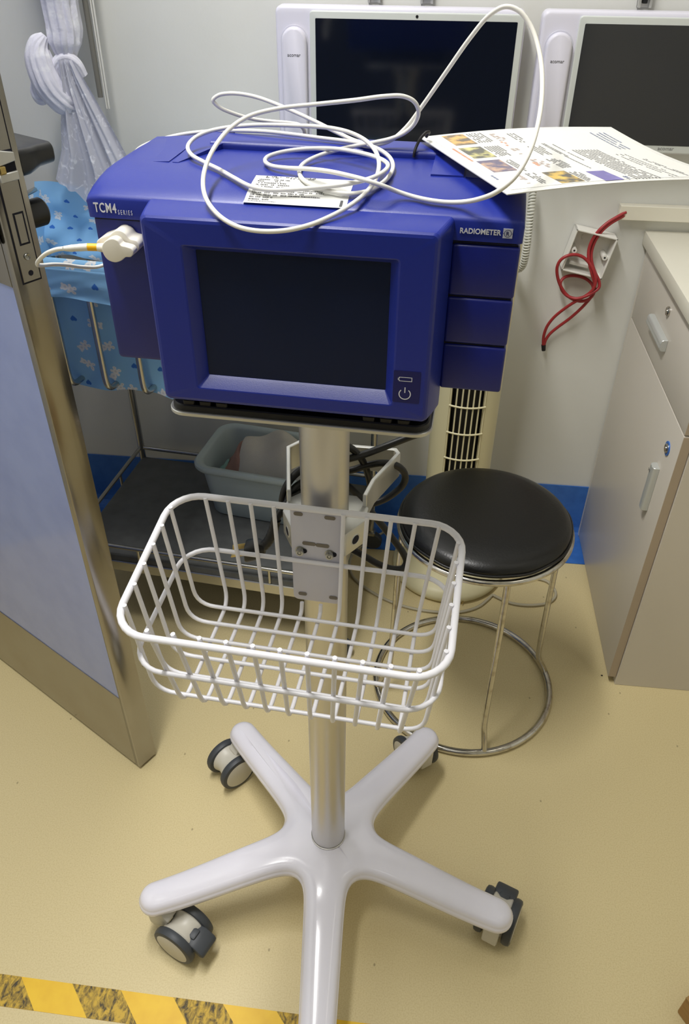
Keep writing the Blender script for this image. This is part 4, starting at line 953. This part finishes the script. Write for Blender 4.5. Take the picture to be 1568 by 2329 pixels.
# basket frame: bars bowed under at the foot
X0, X1, Y0_, Y1_ = -.12, CW+.02, -.035, CD-.02
TZ, BZ_ = .872, .64
for (a, b) in (((X0, Y0_), (X1, Y0_)), ((X0, Y1_), (X1, Y1_)), ((X0, Y0_), (X0, Y1_)), ((X1, Y0_), (X1, Y1_))):
    mesh_obj('top_rail', *tube([(a[0], a[1], TZ), (b[0], b[1], TZ)], RT, 10), M['crib_steel'], crib, 60)
for i in range(10):
    x = X0+.012+.073*i
    if x > X1: break
    mesh_obj('bar', *tube(fillet([(x, Y0_, TZ), (x, Y0_, BZ_), (x, Y0_+.07, BZ_-.004)], .03, 6), .0058, 10), M['crib_steel'], crib, 60)
    mesh_obj('bar', *tube(fillet([(x, Y1_, TZ), (x, Y1_, BZ_), (x, Y1_-.05, BZ_-.004)], .02, 4), .0058, 8), M['crib_steel'], crib, 60)
mesh_obj('floor_rail', *tube([(X0, Y0_+.07, BZ_-.004), (X1, Y0_+.07, BZ_-.004)], .006, 8), M['crib_steel'], crib, 60)
mesh_obj('floor_rail', *tube([(X0, Y1_-.05, BZ_-.004), (X1, Y1_-.05, BZ_-.004)], .006, 8), M['crib_steel'], crib, 60)
def wav(x, y, s=1.0):
    return (math.sin(x*37+1.3*math.sin(y*21))*.5+math.sin(x*83+y*57+2)*.25+math.sin(x*19-y*31)*.4)*s
def cloth(name, fn, nu, nv, m, parent, ulen, vlen, uo=(0, 0)):
    V, F = grid(nu, nv, fn); uv = [(uo[0]+ulen*i/nu, uo[1]+vlen*j/nv) for j in range(nv+1) for i in range(nu+1)]
    o = mesh_obj(name, V, F, m, parent, 80, uvs=uv); return o
LX = X1-X0
# cloth lining: front curtain inside the bars, rear curtain, hem folded over the front rail
lin = empty('crib_lining', (-.742, 1.283, 0), CRY)
tag(lin, 'blue cotton lining printed with white bears and hearts inside the steel bassinet', 'cloth')
def inner_front(s, t):
    x = X0+LX*s; z = TZ-.002-(TZ-BZ_+.012)*t
    y = Y0_+.016+.03*t*t+wav(s*.8, t*.3, .006)*t
    if t > .86: z += -.004+wav(s*.9, t*.2, .005); y -= .006*(t-.86)/.14
    return (x, y, z)
cloth('front_lining', inner_front, 90, 36, M['bear'], lin, LX, .25)
def hem(s, t):
    x = X0+LX*s; a = t*1.0
    # from inside, over the rail, down outside
    if a < .25: q = a/.25; return (x, Y0_+.013-.004*q, TZ-.02+.02*q)
    if a < .5: q = (a-.25)/.25; an = math.pi*(1-q); return (x, Y0_-.001+.0125*math.cos(an)*-1*-1, TZ+.0125*math.sin(an))
    q = (a-.5)/.5; return (x, Y0_-.0135-.002*q-wav(s*.8, q*.3, .004)*q, TZ-.052*q+.003*math.sin(s*23)*q)
cloth('hem', hem, 90, 28, M['bear'], lin, LX, .11, (.31, .4))
def rear(s, t):
    x = X0+LX*s; z = TZ+.016-.145*t; y = Y1_-.012-.028*t+wav(s*.7, t*.35, .009)*(.35+t)
    if t < .1: z = TZ+.016*math.sin(math.pi/2*t/.1)+.0; y = Y1_+.012-.024*t/.1
    return (x, y, z+.004*math.sin(s*27+t*4)+(.006*math.sin(s*19)*t))
cloth('rear_lining', rear, 100, 44, M['bear'], lin, LX, .26, (.17, .9))
for ex in (X0+.014, X1-.014):
    cloth('end_lining', lambda s, t, ex=ex: (ex+wav(s*.6, t*.3, .004)*t, Y0_+.02+(Y1_-Y0_-.035)*s, TZ+.004-(TZ-BZ_+.004)*t), 40, 24, M['bear'], lin, Y1_-Y0_, .24, (ex, 1.3))
for yb in (.07, .15, .23, .31):
    mesh_obj('bar', *tube([(X1, yb, TZ), (X1, yb, BZ_-.004)], .0058, 8), M['crib_steel'], crib, 60)
mat_ = empty('crib_mattress', (-.742, 1.283, 0), CRY); tag(mat_, 'white mattress lying inside the blue-lined bassinet', 'mattress')
mesh_obj('pad', *rbox(X0+.03, X1-.03, Y0_+.06, Y1_-.05, BZ_+.006, BZ_+.106, .02, 3), M['sheet_white'], mat_)
mesh_obj('pad_edge', *tube([(X0+.03, Y0_+.055, BZ_+.055), (X1-.03, Y0_+.055, BZ_+.055)], .004, 6), M['sheet_white'], mat_)

# ---------------------------------------------------------------- knotted sheer curtain
CYY = 1.63
cur = empty('sheer_curtain', (-.70, CYY, .87)); tag(cur, 'white sheer lace curtain tied in a knot hanging against the wall', 'curtain')
def pleat(k, amp): return lambda ph, i: 1+amp*math.sin(k*ph+.6*math.sin(i*.35))+amp*.5*math.sin(k*2.3*ph+1+i*.1)
def crel(pts): return [(p[0]+.70, p[1]-CYY, p[2]-.87) for p in pts]
up = catmull([(-.690, CYY, 2.05), (-.688, CYY, 1.70), (-.688, CYY, 1.42), (-.690, CYY, 1.27), (-.692, CYY, 1.21), (-.692, CYY, 1.17), (-.694, CYY-.004, 1.145), (-.695, CYY-.004, 1.115)], 7)
ur = list(np.interp(np.linspace(0, 1, len(up)), [0, .3, .43, .57, .72, .86, 1], [.08, .06, .040, .031, .031, .028, .014]))
mesh_obj('gathered_length', *tube(crel(up), ur, 72, False, True, pleat(11, .07)), M['sheer_thick'], cur, 80)
# the knot: a broad diagonal wrap, a small tuck behind it and the fold the tail comes out of
kn = catmull([(-.722, CYY-.020, 1.158), (-.7345, CYY-.026, 1.143), (-.7375, CYY-.030, 1.120), (-.7325, CYY-.032, 1.092), (-.7195, CYY-.030, 1.066), (-.7055, CYY-.024, 1.047), (-.694, CYY-.014, 1.038)], 8)
kr = list(np.interp(np.linspace(0, 1, len(kn)), [0, .12, .3, .55, .8, 1], [.008, .017, .024, .027, .023, .014]))
mesh_obj('knot', *tube(crel(kn), kr, 72, False, True, pleat(12, .05)), M['sheer_thick'], cur, 80)
k2 = catmull([(-.742, CYY-.006, 1.092), (-.757, CYY-.010, 1.080), (-.763, CYY-.012, 1.064), (-.757, CYY-.016, 1.053), (-.747, CYY-.016, 1.052)], 6)
mesh_obj('knot_tuck', *tube(crel(k2), list(np.interp(np.linspace(0, 1, len(k2)), [0, .5, 1], [.012, .0125, .009])), 48, False, True, pleat(7, .08)), M['sheer_thick'], cur, 80)
k3 = catmull([(-.668, CYY-.006, 1.092), (-.6755, CYY-.012, 1.112), (-.690, CYY-.018, 1.121), (-.706, CYY-.020, 1.113), (-.714, CYY-.018, 1.095)], 6)
mesh_obj('knot_fold', *tube(crel(k3), list(np.interp(np.linspace(0, 1, len(k3)), [0, .4, 1], [.009, .0125, .012])), 48, False, True, pleat(7, .06)), M['sheer_thick'], cur, 80)
def tail(s, t):
    T_ = [0, .15, .3, .5, .75, 1]
    xl_ = np.interp(t, T_, [-.700, -.706, -.712, -.722, -.732, -.760]); zl_ = np.interp(t, T_, [1.122, 1.075, 1.040, 1.010, .965, .905])
    xr_ = np.interp(t, T_, [-.672, -.662, -.645, -.617, -.582, -.545]); zr_ = np.interp(t, T_, [1.122, 1.104, 1.072, 1.015, .940, .862])
    x = xl_+(xr_-xl_)*s; z = zl_+(zr_-zl_)*s-.010*math.sin(math.pi*s)*t-.026*t*min(1, max(0, (s-.22)/.04))*(1-s*.5)
    am = .009*(.4+.9*t); y = CYY-.036+am*math.sin(s*21+1.2*t)+.5*am*math.sin(s*47+2)+.004*t
    return (x, y, z)
V, F = grid(110, 60, tail); mesh_obj('tail', crel(V), F, M['sheer'], cur, 80)
crd = empty('curtain_cord', (-.655, CYY+.03, 1.05)); tag(crd, 'grey and white draw cords hanging on the wall behind the knotted curtain', 'cord')
mesh_obj('rod', *tube([(0, 0, .0), (0, 0, .95)], .0055, 8), mat('grey_rod', srgb(120, 118, 110), .5), crd, 60)
for dx in (.0095, .014): mesh_obj('cord', *tube([(dx, 0, -.02), (dx+.002, 0, .3), (dx-.001, 0, .95)], .0018, 6), M['cable_white'], crd, 60)

# ---------------------------------------------------------------- aqua bin with towel on the trolley shelf
BN = R(-9.0)
bn = empty('plastic_bin', (-.468, 1.452, SZ+.0005), BN); tag(bn, 'pale aqua plastic storage bin on the lower shelf of the trolley', 'bin')
def bl(ins, z, r=.03): return [(x, y, z) for x, y in rrect(-.016+ins, .292-ins, -.022+ins, .165-ins, r, 6)]
mesh_obj('tub', *loft([bl(.022, 0, .03), bl(.018, .004, .034), bl(.004, .128, .036), bl(-.006, .130, .04), bl(-.010, .136, .042), bl(-.010, .144, .042), bl(-.006, .148, .04), bl(.002, .147, .037), bl(.008, .140, .034), bl(.021, .006, .03)], True, True), M['bin'], bn, 45)
tw = empty('white_towel', (-.468, 1.452, SZ+.01), BN); tag(tw, 'folded white towel with a dusty pink border stuffed in the aqua bin', 'towel')
def tow(s, t):
    x = .072+.215*s; y = .0+.145*t; dx = abs(s-.45)/.55; dy = abs(t-.5)/.5
    z = .055+.125*max(0, 1-dy**3)*max(0, 1-.55*dx**2.2)**.6+.009*math.sin(s*13+4*t)+.006*math.sin(s*7-t*9)
    return (x, y, z)
V, F = grid(48, 36, tow); mesh_obj('towel_body', V, F, M['towel'], tw, 80)
def tow2(s, t):
    x = .030+.050*s; y = .004+.13*t; dy = abs(t-.5)/.5
    z = .045+.098*max(0, 1-dy**3)*(.55+.45*min(1, s*1.5))+.004*math.sin(s*9+6*t)+.003*math.sin(t*13)
    return (x, y, z+.012*s)
V, F = grid(16, 30, tow2); mesh_obj('towel_border', V, F, M['towel_pink'], tw, 80)
tc_ = empty('teal_cloth', (-.468, 1.452, SZ+.01), BN); tag(tc_, 'small teal cloth squeezed beside the pink towel border in the bin', 'cloth')
V, F = grid(12, 16, lambda s, t: (.014+.022*s, .006+.10*t, .06+.05*math.sin(math.pi*min(1, max(0, t)))**.6*(.5+.5*s)+.004*math.sin(9*s+5*t))); mesh_obj('fold', V, F, M['towel_teal'], tc_, 80)

# ================================================================ door (open, seen from its latch edge)
Dd = Vector((-.857, .515, 0)).normalized(); Td = Vector((.515, .857, 0)).normalized()
P0 = Vector((-.4867, .8729, 0))
dr = bpy.data.objects.new('door_1', None); COL.objects.link(dr); dr.location = P0; dr.rotation_euler = (0, 0, math.atan2(Dd.y, Dd.x))
tag(dr, 'open door with lilac blue panel in a brushed steel frame', None, None, 'structure')
# local: x along the leaf away from the latch edge, y = -T (towards the viewer)
DWD, DT = .86, .042
def dpart(name, data, m, par=None, smooth=35): return mesh_obj(name, data[0], data[1], m, par or dr, smooth)
dpart('latch_stile', rbox(0, .013, -DT, 0, .006, 2.08, .0012, 2), M['steel'])
dpart('bottom_rail', rbox(.013, DWD, -DT, 0, .006, .205, .0008, 1), M['steel'])
dpart('lock_rail', rbox(.013, DWD, -DT, 0, .978, 1.22, .0008, 1), M['steel'])
dpart('upper_rail', rbox(.013, DWD, -DT, 0, 1.22, 2.08, .0008, 1), M['door_blue'])
dpart('door_panel', rbox(.013, DWD, -DT+.002, -.0015, .205, .978), M['door_blue'])
# lock face plate on the edge: edge plane is x=0, facing -x
lk = dpart('lock_plate', rbox(-.0015, .002, -.0325, -.0085, .985, 1.20, .0005, 1), M['steel'])
dpart('lock_gap', rbox(-.0006, .001, -.0340, -.0070, .983, 1.205), M['gap'], lk)
dpart('bolt_gap', rbox(-.0019, .0, -.0290, -.0150, 1.0285, 1.0660), M['gap'], lk)
dpart('dead_bolt', rbox(-.0022, .0, -.0272, -.0168, 1.0305, 1.0640, .0004, 1), M['steel'], lk)
mpl = lathe([(0, -.001), (.0012, -.001), (.0015, -.0016), (.0036, -.0022), (.0042, -.001), (.0042, .001)], 20, 'x', (-.0012, -.0205, 1.0145))
dpart('screw', mpl, M['zinc'], lk)
dpart('screw_hole', lathe([(0, -.0017), (.0034, -.0017)], 16, 'x', (0, -.0205, .9945)), M['gap'], lk)
dpart('latch_gap', rbox(-.0018, .0, -.0325, -.0085, 1.1020, 1.1330), M['gap'], lk)
dpart('latch_cheek', prism([(-.0325, 1.121), (-.0085, 1.118), (-.0085, 1.1315), (-.016, 1.134), (-.0325, 1.130)], -.006, 0, 'x', .0008, 1), M['silver'], lk)
dpart('latch_cheek', prism([(-.0325, 1.101), (-.0085, 1.1005), (-.0085, 1.110), (-.0325, 1.1105)], -.006, 0, 'x', .0008, 1), M['silver'], lk)
dpart('latch_bolt', rbox(-.009, .0, -.0165, -.0085, 1.1105, 1.1185, .0008, 1), M['brass'], lk)
# lever and turn knob on the far face (local y < -DT)
def yl(y, x0, x1, z0, z1, r): return [(x, y, z) for x, z in rrect(x0, x1, z0, z1, r, 4)]
lv = dpart('lever_handle', loft([yl(-DT, -.0, .05, 1.100, 1.130, .006), yl(-DT-.012, .002, .05, 1.100, 1.129, .006), yl(-DT-.022, .006, .05, 1.1015, 1.128, .006), yl(-DT-.032, .010, .06, 1.1035, 1.1275, .006), yl(-DT-.054, .013, .11, 1.1035, 1.127, .008), yl(-DT-.056, .015, .11, 1.1055, 1.125, .007)]), M['lever'])
dpart('turn_knob', lathe([(.0, DT), (.0165, DT), (.0165, DT+.026), (.015, DT+.028), (0, DT+.028)], 28, 'y', (.022, 0, 1.052)), M['lever'])
dpart('near_lever', rbox(.012, .05, .0, .012, 1.03, 1.075, .004, 2), M['lever'])
dpart('door_gap_shade', rbox(.004, DWD-.004, -DT+.006, -.006, .0008, .006), M['gap'])  # dark strip painting in the shadow line under the door

# ================================================================ hazard tape on the floor
tp_ = empty('hazard_tape', (-.35, .46, 0)); tag(tp_, 'yellow and black hazard tape stuck across the floor in the foreground', 'tape')
ty0, ty1 = -.0225, .0215; TL0, TL1 = -.55, 1.15; slope = -.012
def tq(x0, x1, sk, z0, z1):
    # sk: how far the lower edge is shifted along the strip
    c = [(x0+sk, ty0), (x1+sk, ty0), (x1, ty1), (x0, ty1)]
    lo = [(x, y+slope*x, z0) for x, y in c]; hi = [(x, y+slope*x, z1) for x, y in c]
    return lo+hi, [(0, 3, 2, 1), (4, 5, 6, 7), (0, 1, 5, 4), (1, 2, 6, 5), (2, 3, 7, 6), (3, 0, 4, 7)]
d = tq(TL0, TL1, 0, .0002, .0006); mesh_obj('strip', *d, M['tape_yellow'], tp_, 0)
for k in range(-2, 9):
    x0 = -.123+.0815*2*k-.0815*0+.0
    x0 = (-.473+.35)+.1635*k*1.0
    mesh_obj('stripe', *tq(x0, x0+.079, .040, .0007, .0009), M['tape_worn'], tp_, 0)

# ================================================================ cardboard box at the right edge
bx = empty('cardboard_box', (.53, .53, 0), R(31)); tag(bx, 'brown cardboard box corner poking in at the bottom right edge', 'box')
mb = MB(); mb.add(*rbox(-.045, .22, -.16, .045, .0005, .05, .002, 1)); mb.build('carton', M['cardboard'], bx)
mesh_obj('flap', *rbox(-.045, .22, -.06, .045, .0502, .0525, .0006, 1), M['cardboard'], bx)
# a small dark crumb on the floor near the cabinet
cr_ = mesh_obj('floor_crumb', *rbox(.4535, .4575, 1.217, 1.2195, .0002, .002, .0004, 1), M['tape_black']); tag(cr_, 'tiny dark crumb on the cream floor beside the cabinet foot', 'crumb')
